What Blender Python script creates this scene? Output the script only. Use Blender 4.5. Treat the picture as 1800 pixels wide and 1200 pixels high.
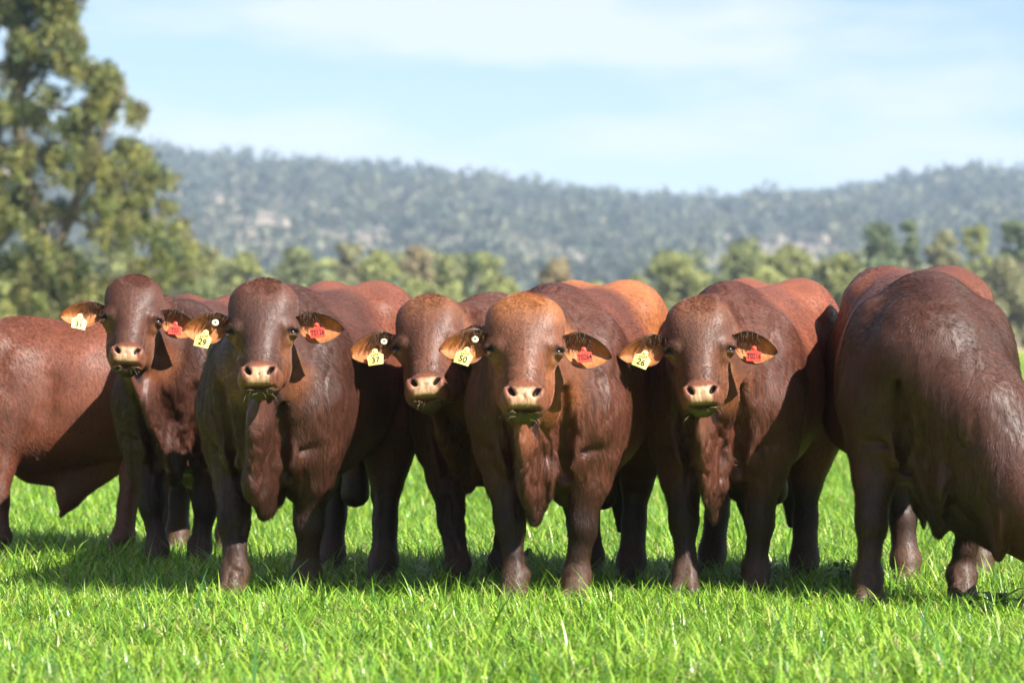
import bpy, bmesh, math, random
import numpy as np
from mathutils import Vector, Matrix

# ------------------------------------------------------------------ clear
for o in list(bpy.data.objects):
    bpy.data.objects.remove(o)
SC = bpy.context.scene
COL = SC.collection
R = math.radians
random.seed(7)
RNG = np.random.default_rng(7)

# ------------------------------------------------------------------ camera
FPX, CAM_D, CAM_H, HOR = 6400.0, 16.0, 1.175, 590.0      # focal length in 1800-px-wide pixels, distance, height, horizon row


def at(px, py, D):
    """pixel of the photograph at distance D (m) -> world point"""
    return np.array([(px - 900.0) * D / FPX, D - CAM_D, CAM_H + (HOR - py) * D / FPX])


cam_d = bpy.data.cameras.new('camera')
cam = bpy.data.objects.new('camera', cam_d)
COL.objects.link(cam)
cam.location = (0, -CAM_D, CAM_H)
cam.rotation_euler = (R(90) - (600 - HOR) / FPX, 0, 0)
cam_d.sensor_width = 36.0
cam_d.lens = FPX / 1800 * 36.0
cam_d.clip_start = 0.5
cam_d.clip_end = 20000
cam_d.dof.use_dof = True
cam_d.dof.focus_distance = 16.2
cam_d.dof.aperture_fstop = 3.6
SC.camera = cam

# ------------------------------------------------------------------ light
SUN_AZ, SUN_EL = R(49), R(40)        # azimuth to the right of straight behind the camera
sun_dir = Vector((math.sin(SUN_AZ) * math.cos(SUN_EL), -math.cos(SUN_AZ) * math.cos(SUN_EL), math.sin(SUN_EL)))
ld = bpy.data.lights.new('sun', 'SUN')
ld.energy = 5.0
ld.angle = R(0.53)
ld.color = (1.0, 0.95, 0.87)
lo = bpy.data.objects.new('sun', ld)
COL.objects.link(lo)
lo.rotation_euler = sun_dir.to_track_quat('Z', 'Y').to_euler()
lo.location = (20, -30, 40)

w = bpy.data.worlds.new('World')
SC.world = w
w.use_nodes = True
nt = w.node_tree
nt.nodes.clear()
n_out = nt.nodes.new('ShaderNodeOutputWorld')
n_bg = nt.nodes.new('ShaderNodeBackground')
n_sky = nt.nodes.new('ShaderNodeTexSky')
n_sky.sky_type = 'NISHITA'
n_sky.sun_disc = False
n_sky.sun_elevation = SUN_EL
n_sky.sun_rotation = math.atan2(sun_dir.x, sun_dir.y)
n_sky.air_density = 0.8
n_sky.dust_density = 0.0
n_sky.ozone_density = 2.5
n_tc = nt.nodes.new('ShaderNodeTexCoord')
n_map = nt.nodes.new('ShaderNodeMapping')
n_map.inputs['Scale'].default_value = (5.5, 5.5, 24.0)
n_map.inputs['Location'].default_value = (0.35, 0.0, 0.55)
n_noise = nt.nodes.new('ShaderNodeTexNoise')
n_noise.inputs['Scale'].default_value = 1.6
n_noise.inputs['Detail'].default_value = 5.0
n_noise.inputs['Roughness'].default_value = 0.5
n_ramp = nt.nodes.new('ShaderNodeValToRGB')
n_ramp.color_ramp.elements[0].position = 0.45
n_ramp.color_ramp.elements[1].position = 0.60
n_mix = nt.nodes.new('ShaderNodeMix')
n_mix.data_type = 'RGBA'
n_cm = nt.nodes.new('ShaderNodeMath')
n_cm.operation = 'MULTIPLY'
n_cm.inputs[1].default_value = 0.7
nt.links.new(n_tc.outputs['Generated'], n_map.inputs['Vector'])
nt.links.new(n_map.outputs['Vector'], n_noise.inputs['Vector'])
nt.links.new(n_noise.outputs['Fac'], n_ramp.inputs['Fac'])
nt.links.new(n_ramp.outputs['Color'], n_cm.inputs[0])
nt.links.new(n_cm.outputs[0], n_mix.inputs['Factor'])
nt.links.new(n_sky.outputs['Color'], n_mix.inputs['A'])
n_mix.inputs['B'].default_value = (8.1, 8.2, 8.9, 1)
nt.links.new(n_mix.outputs['Result'], n_bg.inputs['Color'])
n_bg.inputs['Strength'].default_value = 0.05
nt.links.new(n_bg.outputs['Background'], n_out.inputs['Surface'])

SC.view_settings.view_transform = 'Standard'
SC.view_settings.look = 'None'
SC.view_settings.gamma = 1.0
SC.view_settings.use_curve_mapping = False
SC.view_settings.exposure = 1.4
SC.render.engine = 'CYCLES'
SC.cycles.use_denoising = True
SC.cycles.max_bounces = 5
SC.cycles.diffuse_bounces = 2
SC.cycles.transparent_max_bounces = 8
SC.cycles.volume_bounces = 0


# ------------------------------------------------------------------ helpers
def tag(o, label=None, cat=None, group=None, kind=None):
    if label: o['label'] = label
    if cat: o['category'] = cat
    if group: o['group'] = group
    if kind: o['kind'] = kind
    return o


def mesh_obj(name, verts, faces, mats=(), parent=None, smooth=True, colors=None, link=True, cname='tint'):
    me = bpy.data.meshes.new(name)
    verts = np.asarray(verts, dtype=np.float32)
    if isinstance(faces, np.ndarray):
        nf, k = faces.shape
        me.vertices.add(len(verts))
        me.vertices.foreach_set('co', verts.ravel())
        me.loops.add(nf * k)
        me.loops.foreach_set('vertex_index', faces.astype(np.int32).ravel())
        me.polygons.add(nf)
        me.polygons.foreach_set('loop_start', np.arange(0, nf * k, k, dtype=np.int32))
        me.update(calc_edges=True)
    else:
        me.from_pydata([tuple(map(float, v)) for v in verts], [], faces)
    if smooth:
        me.polygons.foreach_set('use_smooth', np.ones(len(me.polygons), dtype=bool))
    if colors is not None:
        a = me.color_attributes.new(cname, 'FLOAT_COLOR', 'POINT')
        c = np.ones((len(verts), 4), dtype=np.float32)
        c[:, :3] = np.asarray(colors)[:, :3]
        a.data.foreach_set('color', c.ravel())
    for m in mats:
        me.materials.append(m)
    me.validate()
    o = bpy.data.objects.new(name, me)
    if link:
        COL.objects.link(o)
    if parent is not None:
        o.parent = parent
    return o


def empty(name, loc=(0, 0, 0)):
    o = bpy.data.objects.new(name, None)
    o.empty_display_size = 0.2
    COL.objects.link(o)
    o.location = loc
    return o


def new_mat(name):
    m = bpy.data.materials.new(name)
    m.use_nodes = True
    n = m.node_tree
    return m, n, n.nodes['Principled BSDF'], n.nodes['Material Output']


def node(n, typ, **kw):
    x = n.nodes.new(typ)
    for k, v in kw.items():
        setattr(x, k, v)
    return x


def plain(name, col, rough=0.6, spec=0.3):
    m, n, b, _ = new_mat(name)
    b.inputs['Base Color'].default_value = (*col, 1)
    b.inputs['Roughness'].default_value = rough
    b.inputs['Specular IOR Level'].default_value = spec
    return m


def speckled(name, col_a, col_b, scale, rough=0.6, spec=0.3, bump=0.0):
    m, n, b, _ = new_mat(name)
    tc = node(n, 'ShaderNodeTexCoord')
    nz = node(n, 'ShaderNodeTexNoise')
    nz.inputs['Scale'].default_value = scale
    nz.inputs['Detail'].default_value = 6
    n.links.new(tc.outputs['Object'], nz.inputs['Vector'])
    rp = node(n, 'ShaderNodeValToRGB')
    rp.color_ramp.elements[0].position = 0.35
    rp.color_ramp.elements[1].position = 0.65
    rp.color_ramp.elements[0].color = (*col_a, 1)
    rp.color_ramp.elements[1].color = (*col_b, 1)
    n.links.new(nz.outputs['Fac'], rp.inputs['Fac'])
    n.links.new(rp.outputs['Color'], b.inputs['Base Color'])
    b.inputs['Roughness'].default_value = rough
    b.inputs['Specular IOR Level'].default_value = spec
    if bump:
        bp = node(n, 'ShaderNodeBump')
        bp.inputs['Strength'].default_value = bump
        n.links.new(nz.outputs['Fac'], bp.inputs['Height'])
        n.links.new(bp.outputs['Normal'], b.inputs['Normal'])
    return m


def hash3(ix, iy, iz, seed):
    h = (ix * 374761393 + iy * 668265263 + iz * 2147483647 + seed * 974711) & 0xFFFFFFFF
    h = ((h ^ (h >> 13)) * 1274126177) & 0xFFFFFFFF
    return ((h ^ (h >> 16)) & 0xFFFF) / 65535.0


def vnoise(P, seed=0):
    """value noise in [-1,1], P (n,3)"""
    P = np.asarray(P, dtype=np.float64)
    I = np.floor(P).astype(np.int64)
    f = P - I
    f = f * f * (3 - 2 * f)
    out = 0
    for dx in (0, 1):
        for dy in (0, 1):
            for dz in (0, 1):
                wgt = (f[:, 0] if dx else 1 - f[:, 0]) * (f[:, 1] if dy else 1 - f[:, 1]) * (f[:, 2] if dz else 1 - f[:, 2])
                out = out + wgt * hash3(I[:, 0] + dx, I[:, 1] + dy, I[:, 2] + dz, seed)
    return out * 2 - 1


def fbm(P, seed=0, oct=4):
    P = np.asarray(P, dtype=np.float64)
    o, a, s = 0, 0.5, 1.0
    for k in range(oct):
        o = o + a * vnoise(P * s, seed + k * 17)
        a *= 0.5
        s *= 2.03
    return o


def sstep(a, b, x):
    t = np.clip((x - a) / (b - a), 0, 1)
    return t * t * (3 - 2 * t)


# ------------------------------------------------------------------ ground
def ground_material(name, ca, cb, cc, s1, s2):
    m, n, b, _ = new_mat(name)
    tc = node(n, 'ShaderNodeTexCoord')
    n1 = node(n, 'ShaderNodeTexNoise')
    n1.inputs['Scale'].default_value = s1
    n1.inputs['Detail'].default_value = 8
    n2 = node(n, 'ShaderNodeTexNoise')
    n2.inputs['Scale'].default_value = s2
    n2.inputs['Detail'].default_value = 8
    n.links.new(tc.outputs['Object'], n1.inputs['Vector'])
    n.links.new(tc.outputs['Object'], n2.inputs['Vector'])
    r1 = node(n, 'ShaderNodeValToRGB')
    r1.color_ramp.elements[0].position = 0.35
    r1.color_ramp.elements[1].position = 0.66
    r1.color_ramp.elements[0].color = (*ca, 1)
    r1.color_ramp.elements[1].color = (*cb, 1)
    n.links.new(n1.outputs['Fac'], r1.inputs['Fac'])
    mx = node(n, 'ShaderNodeMix', data_type='RGBA')
    r2 = node(n, 'ShaderNodeValToRGB')
    r2.color_ramp.elements[0].position = 0.45
    r2.color_ramp.elements[1].position = 0.7
    n.links.new(n2.outputs['Fac'], r2.inputs['Fac'])
    n.links.new(r2.outputs['Color'], mx.inputs['Factor'])
    n.links.new(r1.outputs['Color'], mx.inputs['A'])
    mx.inputs['B'].default_value = (*cc, 1)
    n.links.new(mx.outputs['Result'], b.inputs['Base Color'])
    b.inputs['Roughness'].default_value = 0.9
    b.inputs['Specular IOR Level'].default_value = 0.1
    return m


M_DRY = ground_material('dry_ground', (0.30, 0.24, 0.13), (0.42, 0.35, 0.21), (0.16, 0.17, 0.07), 0.15, 0.04)
M_FIELD = ground_material('field_soil', (0.12, 0.18, 0.016), (0.27, 0.35, 0.035), (0.18, 0.26, 0.02), 3.0, 0.35)

g = mesh_obj('ground', [(-6000, -400, -0.05), (6000, -400, -0.05), (6000, 6000, -0.05), (-6000, 6000, -0.05)], [(0, 1, 2, 3)], [M_DRY], smooth=False)
tag(g, kind='structure')
g = mesh_obj('field', [(-200, -60, 0), (200, -60, 0), (200, 255, 0), (-200, 232, 0)], [(0, 1, 2, 3)], [M_FIELD], smooth=False)
tag(g, kind='structure')

# ------------------------------------------------------------------ hills
RIDGE_PX = np.array([(-900, 300), (-300, 210), (0, 205), (150, 222), (290, 246), (400, 270), (500, 279), (640, 283), (750, 297), (870, 308), (930, 322),
                     (1000, 332), (1060, 343), (1130, 341), (1200, 337), (1300, 335), (1420, 331), (1460, 321), (1520, 307),
                     (1600, 295), (1700, 297), (1800, 302), (2100, 320), (2700, 380)], dtype=float)
RIDGE_Y = 2600.0
hx = np.linspace(-900, 900, 141)
hy = np.concatenate([np.linspace(900, 2900, 61), np.linspace(2950, 3600, 8)])


def hill_height(X, Y):
    px = 900 + X / (RIDGE_Y + CAM_D) * FPX
    ridge = CAM_H + (HOR - np.interp(px, RIDGE_PX[:, 0], RIDGE_PX[:, 1])) * (RIDGE_Y + CAM_D) / FPX - 27.0
    P = np.stack([X / 170, Y / 240, X * 0], -1).reshape(-1, 3)
    wob = fbm(P, 5, 4).reshape(X.shape)
    t = np.clip((Y - 1050 - 130 * wob) / (RIDGE_Y - 1050), 0, 1)
    up = np.sin(t * math.pi / 2) ** 1.35
    dn = 1 - 0.35 * np.clip((Y - RIDGE_Y) / 1000, 0, 1)
    z = ridge * up * dn
    return z + 9 * wob * np.sin(t * math.pi) - 1.0


GX, GY = np.meshgrid(hx, hy)
GZ = hill_height(GX, GY)
nx_, ny_ = len(hx), len(hy)
idx = np.arange(nx_ * ny_).reshape(ny_, nx_)
hf = np.stack([idx[:-1, :-1], idx[:-1, 1:], idx[1:, 1:], idx[1:, :-1]], -1).reshape(-1, 4)
M_HILL = ground_material('hill_soil', (0.28, 0.23, 0.16), (0.42, 0.34, 0.26), (0.22, 0.20, 0.13), 0.02, 0.008)
hills = mesh_obj('hills', np.stack([GX, GY, GZ], -1).reshape(-1, 3), hf, [M_HILL])
tag(hills, kind='structure')


# ------------------------------------------------------------------ foliage materials
def leaf_material(name, rough=0.55, trans=0.25, spec=0.25):
    m, n, b, out = new_mat(name)
    at_ = node(n, 'ShaderNodeAttribute', attribute_name='tint')
    n.links.new(at_.outputs['Color'], b.inputs['Base Color'])
    b.inputs['Roughness'].default_value = rough
    b.inputs['Specular IOR Level'].default_value = spec
    tr = node(n, 'ShaderNodeBsdfTranslucent')
    n.links.new(at_.outputs['Color'], tr.inputs['Color'])
    mx = node(n, 'ShaderNodeMixShader')
    mx.inputs['Fac'].default_value = trans
    n.links.new(b.outputs['BSDF'], mx.inputs[1])
    n.links.new(tr.outputs['BSDF'], mx.inputs[2])
    n.links.new(mx.outputs['Shader'], out.inputs['Surface'])
    return m


M_LEAF = leaf_material('leaves')
M_BARK = speckled('bark', (0.13, 0.10, 0.075), (0.30, 0.25, 0.19), 3.0, 0.85, 0.1, 0.4)


def leaf_cloud(centres, radii, cols, per, size, rng, squash=0.75, droop=0.0):
    """leaf quads spread on and in clumps; returns verts, faces, colours"""
    V, C = [], []
    for (c, r, col) in zip(centres, radii, cols):
        n = max(6, int(per * rng.uniform(0.7, 1.3)))
        d = rng.normal(size=(n, 3))
        d /= np.linalg.norm(d, axis=1)[:, None]
        rad = r * rng.uniform(0.35, 1.12, size=(n, 1)) ** 0.6
        p = c + d * rad * np.array([1, 1, squash])
        p[:, 2] -= droop * rng.uniform(0, 1, n) ** 2
        nrm = d + rng.normal(scale=0.7, size=(n, 3)) + np.array([0, 0, 0.35])
        nrm /= np.linalg.norm(nrm, axis=1)[:, None]
        t = np.cross(nrm, rng.normal(size=(n, 3)))
        t /= np.linalg.norm(t, axis=1)[:, None]
        b = np.cross(nrm, t)
        s = size * rng.uniform(0.6, 1.4, size=(n, 1))
        a = rng.uniform(0.45, 0.8, size=(n, 1))
        q = np.stack([p - t * s, p - b * s * a, p + t * s, p + b * s * a], 1)
        V.append(q.reshape(-1, 3))
        cc = col * rng.uniform(0.75, 1.25, size=(n, 1))
        C.append(np.repeat(cc, 4, axis=0))
    V = np.concatenate(V)
    C = np.concatenate(C)
    F = np.arange(len(V)).reshape(-1, 4)
    return V, F, C


def tube_mesh(paths, sides=7):
    """paths: list of (pts(n,3), radii(n)) -> verts, faces"""
    V, F = [], []
    for pts, rad in paths:
        pts = np.asarray(pts, float)
        n = len(pts)
        tan = np.gradient(pts, axis=0)
        tan /= np.linalg.norm(tan, axis=1)[:, None] + 1e-9
        ref = np.array([0.31, 0.95, 0.05]) if abs(tan[0][2]) > 0.8 else np.array([0, 0, 1.0])
        base = len(V)
        for k in range(n):
            a = np.cross(tan[k], ref)
            a /= np.linalg.norm(a) + 1e-9
            b = np.cross(tan[k], a)
            for s in range(sides):
                th = 2 * math.pi * s / sides
                V.append(pts[k] + (a * math.cos(th) + b * math.sin(th)) * rad[k])
        for k in range(n - 1):
            for s in range(sides):
                s2 = (s + 1) % sides
                F.append((base + k * sides + s, base + k * sides + s2, base + (k + 1) * sides + s2, base + (k + 1) * sides + s))
        F.append(tuple(base + (n - 1) * sides + s for s in range(sides)))
    return V, F


def limb(p0, p1, r0, r1, rng, n=6, wob=0.06):
    p0, p1 = np.asarray(p0, float), np.asarray(p1, float)
    L = np.linalg.norm(p1 - p0)
    t = np.linspace(0, 1, n)[:, None]
    pts = p0 + (p1 - p0) * t + rng.normal(scale=wob * L, size=(n, 3)) * np.sin(t * math.pi) * 0.6
    pts[0], pts[-1] = p0, p1
    return pts, r0 + (r1 - r0) * t[:, 0]


# forest on the hills: one mass seen from two kilometres away
def forest():
    rng = np.random.default_rng(3)
    protos = []
    for k in range(5):
        nc = 6
        cen = rng.normal(size=(nc, 3)) * np.array([2.2, 2.2, 1.3]) + np.array([0, 0, 7.2])
        g = [np.array([0.055, 0.068, 0.030]), np.array([0.070, 0.080, 0.038]), np.array([0.046, 0.062, 0.034]), np.array([0.085, 0.085, 0.042]), np.array([0.06, 0.07, 0.045])][k]
        g = (g * 1.1 + np.array([0.030, 0.036, 0.034])) * [0.75, 1.05, 0.85, 1.2, 0.95][k]  # grey lift paints part of the distance haze into the tree colours
        cols = [g * rng.uniform(0.6, 1.4) for _ in range(nc)]
        protos.append(leaf_cloud(cen, rng.uniform(1.4, 2.4, nc), cols, 16, 0.75, rng))
        tv, tf = tube_mesh([limb((0, 0, -1), (0.4, 0, 6.5), 0.3, 0.14, rng, 3, 0.03)], 4)
        V, F, C = protos[-1]
        tf = [f for f in tf if len(f) == 4]
        F = np.concatenate([F, np.array(tf) + len(V)])
        V = np.concatenate([V, np.array(tv)])
        C = np.concatenate([C, np.tile([[0.25, 0.22, 0.18]], (len(tv), 1))])
        protos[-1] = (V, F, C)
    pts = rng.uniform([-620, 1060], [620, 2740], size=(8200, 2))
    dens = fbm(np.stack([pts[:, 0] / 60, pts[:, 1] / 90, pts[:, 0] * 0], -1), 11, 3)
    ymix = (pts[:, 1] - 1060) / 1600
    keep = (dens > -0.16 + 0.10 * (1 - ymix)) | (pts[:, 1] > 2480)
    pts = pts[keep]
    # only ground the valley can see needs trees
    z = hill_height(pts[:, 0], pts[:, 1])
    return protos, np.column_stack([pts, z]), rng


def gn_instances(name, pts, scl, rotz, pick, protos, mat, tilt=None):
    """one object of points; geometry nodes put a chosen small mesh on each point"""
    me = bpy.data.meshes.new(name)
    me.vertices.add(len(pts))
    me.vertices.foreach_set('co', np.asarray(pts, np.float32).ravel())
    a = me.attributes.new('scl', 'FLOAT', 'POINT'); a.data.foreach_set('value', np.asarray(scl, np.float32))
    a = me.attributes.new('rotz', 'FLOAT', 'POINT'); a.data.foreach_set('value', np.asarray(rotz, np.float32))
    a = me.attributes.new('pick', 'INT', 'POINT'); a.data.foreach_set('value', np.asarray(pick, np.int32))
    o = bpy.data.objects.new(name, me)
    COL.objects.link(o)
    ng = bpy.data.node_groups.new(name + '_nodes', 'GeometryNodeTree')
    ng.interface.new_socket('Geometry', in_out='INPUT', socket_type='NodeSocketGeometry')
    ng.interface.new_socket('Geometry', in_out='OUTPUT', socket_type='NodeSocketGeometry')
    gi = ng.nodes.new('NodeGroupInput')
    go = ng.nodes.new('NodeGroupOutput')
    iop = ng.nodes.new('GeometryNodeInstanceOnPoints')
    join = ng.nodes.new('GeometryNodeGeometryToInstance')
    src = []
    for k, (V, F, C) in enumerate(protos):
        po = mesh_obj(name + '_piece', V, F, [mat], link=False, colors=C, smooth=False)
        oi = ng.nodes.new('GeometryNodeObjectInfo')
        oi.inputs['Object'].default_value = po
        oi.inputs['As Instance'].default_value = False
        src.append(oi)
    for oi in reversed(src):
        ng.links.new(oi.outputs['Geometry'], join.inputs['Geometry'])
    m2p = ng.nodes.new('GeometryNodeMeshToPoints')
    ng.links.new(gi.outputs[0], m2p.inputs['Mesh'])
    ng.links.new(m2p.outputs['Points'], iop.inputs['Points'])
    ng.links.new(join.outputs['Instances'], iop.inputs['Instance'])
    iop.inputs['Pick Instance'].default_value = True

    def attr(nm, typ):
        x = ng.nodes.new('GeometryNodeInputNamedAttribute')
        x.data_type = typ
        x.inputs['Name'].default_value = nm
        return x.outputs['Attribute']
    ng.links.new(attr('pick', 'INT'), iop.inputs['Instance Index'])
    ng.links.new(attr('scl', 'FLOAT'), iop.inputs['Scale'])
    cx = ng.nodes.new('ShaderNodeCombineXYZ')
    ng.links.new(attr('rotz', 'FLOAT'), cx.inputs['Z'])
    ng.links.new(cx.outputs[0], iop.inputs['Rotation'])
    ng.links.new(iop.outputs['Instances'], go.inputs[0])
    md = o.modifiers.new('scatter', 'NODES')
    md.node_group = ng
    return o


fp, fpts, frng = forest()
o = gn_instances('forest', fpts, frng.uniform(1.0, 2.3, len(fpts)), frng.uniform(0, 6.28, len(fpts)), frng.integers(0, 5, len(fpts)), fp, M_LEAF)
tag(o, 'hazy grey-green eucalypt forest covering the distant hills', 'forest', kind='stuff')


# ------------------------------------------------------------------ trees
def tree(name, label, group, base, trunk_paths, centres, radii, cols, per, size, seed, squash=0.75, droop=0.0, mat=None):
    rng = np.random.default_rng(seed)
    root = empty(name, base)
    tag(root, label, 'tree', group)
    tv, tf = tube_mesh(trunk_paths)
    mesh_obj('trunk', tv, tf, [M_BARK], root)
    V, F, C = leaf_cloud(centres, radii, cols, per, size, rng, squash, droop)
    mesh_obj('crown', V, F, [mat or M_LEAF], root, smooth=False, colors=C)
    return root


def big_tree():
    """tall spreading tree at the left edge, 150 m away"""
    rng = np.random.default_rng(21)
    D = 150.0
    k = D / FPX
    base = at(60, 590, D)
    base[2] = 0
    # outline of the crown in photo pixels relative to its trunk, used at this tree's own distance
    right = np.array([(-260, 150), (-160, 160), (0, 150), (60, 150), (110, 185), (140, 235), (170, 262), (205, 235), (250, 270), (300, 300), (340, 340), (390, 372), (430, 335), (500, 345), (540, 320)], float)
    gaps = [(85, 118, 15), (120, 135, 12), (112, 178, 14), (10, 235, 18), (205, 222, 18), (60, 160, 9), (240, 430, 16), (130, 405, 13), (185, 455, 16)]
    cen, rad, col = [], [], []
    greens = [np.array([0.18, 0.185, 0.055]), np.array([0.145, 0.165, 0.05]), np.array([0.075, 0.10, 0.04]), np.array([0.235, 0.225, 0.065]), np.array([0.155, 0.14, 0.055])]
    cand = rng.random((40000, 2))
    cpy = -260 + 820 * cand[:, 1]
    clim = np.interp(cpy, right[:, 0], right[:, 1])
    clim = clim * (0.92 + 0.32 * fbm(np.column_stack([cpy / 38, cpy * 0 + 2.2, cpy * 0]), 71, 3))
    cpx = (60 - clim) + (2 * clim - 60) * cand[:, 0]
    ok = (fbm(np.column_stack([cpx / 70, cpy / 60, cpx * 0 + 0.3]), 9, 2) > -0.20) & (fbm(np.column_stack([cpx / 26, cpy / 20, cpx * 0 + 4.3]), 19, 2) > -0.10)
    for gx, gy, gr in gaps:
        ok &= (cpx - gx) ** 2 + (cpy - gy) ** 2 > (gr + 8) ** 2
    for px, py, lim in np.column_stack([cpx, cpy, clim])[ok][:2700]:
        half = 0.75 * max(20, lim - 40) * k
        x = (px - 60) * k
        dy = rng.uniform(-1, 1) * half * math.sqrt(max(0.05, 1 - min(1, abs(px - 60) / (lim + 20)) ** 2))
        z = CAM_H + (HOR - py) * k
        cen.append(np.array([x, dy, z]))
        rad.append(rng.uniform(0.18, 0.55))
        c = greens[rng.integers(0, 5)] * rng.uniform(0.8, 1.2)
        col.append(c)
    cen = np.array(cen)
    paths = []

    def P(px, py, dy=0):
        return np.array([(px - 60) * k, dy, CAM_H + (HOR - py) * k])
    trunk_pts = [P(50, 640), P(48, 540), P(62, 440), P(40, 300), P(30, 200), P(35, 80), P(45, -60), P(40, -200)]
    paths.append((trunk_pts, [0.5, 0.42, 0.36, 0.33, 0.28, 0.22, 0.15, 0.05]))
    fork = [P(52, 540), P(85, 460, 0.5), P(120, 380, 0.8), P(150, 300, 0.6), P(190, 210, 0.4), P(225, 150, 0.2)]
    paths.append((fork, [0.3, 0.26, 0.22, 0.18, 0.12, 0.05]))
    for _ in range(60):
        c = cen[rng.integers(0, len(cen))]
        src = trunk_pts if rng.random() < 0.55 else fork
        s = src[rng.integers(1, len(src) - 1)]
        if s[2] > c[2] + 1.5 or np.linalg.norm(s - c) > 6.5:
            continue
        paths.append(limb(s, c, 0.13, 0.035, rng, 6, 0.05))
    return tree('large_tree', 'tall spreading olive-green tree towering over the field at left', None, base, paths, cen, rad, col, 62, 0.095, 22, 0.6, 0.6)


big_tree()


def mid_tree(label, px, top, width, D, tone, seed, name='tree', trunk=True, shape=1.0):
    rng = np.random.default_rng(seed)
    base = at(px, 590, D)
    base[2] = -0.05
    k = D / FPX
    H = CAM_H + (HOR - top) * k
    W = width * k / 2
    n = int(44 + rng.integers(0, 12))
    cen, rad, col = [], [], []
    for i in range(n):
        t = rng.uniform(0.0, 1.0)
        z = H * (0.12 + 0.82 * t)
        ww = W * (math.sin(math.pi * (0.18 + 0.74 * t)) ** 0.8) * (1.0 if t < 0.7 else shape)
        a = rng.uniform(0, 6.28)
        r = ww * math.sqrt(rng.uniform(0.05, 1)) * 0.85
        cen.append(np.array([r * math.cos(a), r * math.sin(a), z]))
        rad.append(rng.uniform(0.10, 0.30) * min(W * 1.3, H * 0.45))
        col.append(np.array(tone) * rng.uniform(0.7, 1.3))
    cen[0] = np.array([0, 0, H * 0.93])
    paths = [limb((0, 0, -0.3), (rng.normal() * 0.2, 0, H * 0.8), 0.028 * H, 0.007 * H, rng, 6, 0.03)]
    for i in range(9):
        c = cen[rng.integers(0, n)]
        paths.append(limb((0, 0, max(0.6, c[2] * 0.55)), c, 0.012 * H, 0.004 * H, rng, 5, 0.05))
    return tree(name, label, 'trees along the far edge of the field', base, paths, cen, rad, col, 150, 0.21, seed + 100, 0.8)


G1 = (0.27, 0.29, 0.10)     # bright yellow-green
G2 = (0.22, 0.25, 0.105)     # mid
G3 = (0.14, 0.18, 0.09)     # dark
G4 = (0.25, 0.245, 0.125)     # dry olive
G5 = (0.27, 0.22, 0.115)     # reddish
MID = [
    ('light green bushy tree just right of the tall tree at left', 430, 445, 110, 330, G1),
    ('mid green rounded tree above the rump of the second bull facing us', 525, 432, 95, 350, G2),
    ('dark olive tree, tallest of the clump above the gap between second and third heads', 612, 420, 80, 345, G4),
    ('bright green tree right of the dark olive tallest one in that clump', 668, 436, 90, 330, G1),
    ('reddish-topped tree above the third bull facing us', 730, 430, 95, 345, G5),
    ('pale green tree between the reddish-topped tree and the small dark conical one', 785, 447, 70, 330, G1),
    ('small dark green conical tree above the gap left of the middle bull', 833, 443, 48, 335, G3),
    ('low green bush right of the small dark conical tree', 880, 478, 85, 310, G1),
    ('low tree with reddish top right above the middle bull', 975, 455, 100, 320, G5),
    ('low green bush to the right of the low reddish tree above the middle bull', 1040, 496, 80, 300, G1),
    ('light green bushy tree above the orange rump', 1190, 447, 125, 330, G1),
    ('grey-green tree left of the tall dark pair at right', 1300, 432, 105, 335, G2),
    ('pale yellowish tree behind the rump of the bull with the yellow 26 tag', 1385, 428, 120, 340, G1),
    ('low bright bush at the foot of the pale yellowish tree', 1345, 470, 110, 300, G1),
    ('dark tall tree, left one of the tall dark pair', 1545, 382, 95, 350, G3),
    ('dark thin spiry tree, right one of the tall dark pair', 1597, 378, 60, 355, G3),
    ('olive tree above the rump of the grazing bull', 1655, 398, 90, 345, G4),
    ('bright green tree above the right shoulder of the grazing bull', 1712, 392, 85, 340, G1),
    ('dark green tree at the right edge of the picture', 1785, 378, 90, 350, G3),
    ('low bright green bush left of the grazing bull', 1480, 440, 120, 310, G1),
    ('low olive bush behind the grazing bull at right edge', 1760, 450, 150, 300, G4),
    ('light green shrub under the tall tree at the left edge', 20, 480, 130, 190, G1),
    ('yellow-green shrub under the tall tree beside the first bull facing us', 150, 500, 130, 200, G1),
    ('pale green shrub between the first and second bulls facing us', 350, 490, 90, 220, G2),
    ('olive shrub at the foot of the clump left of the middle bull', 570, 480, 120, 300, G2),
    ('pale shrub under the reddish-topped tree', 720, 490, 130, 300, G1),
    ('dark shrub at the foot of the tall dark pair', 1560, 455, 130, 310, G3),
]
for i, (lb, px, top, wd, D, tone) in enumerate(MID):
    low = 'bush' in lb.split()[:3] or 'shrub' in lb.split()[:3] or lb.startswith('low')
    mid_tree(lb, px, top, wd, D, tone, 300 + i, name='bush' if low and 'tree' not in lb.split()[:2] else 'tree', shape=0.7 if 'conical' in lb or 'spiry' in lb else 1.0)

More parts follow.
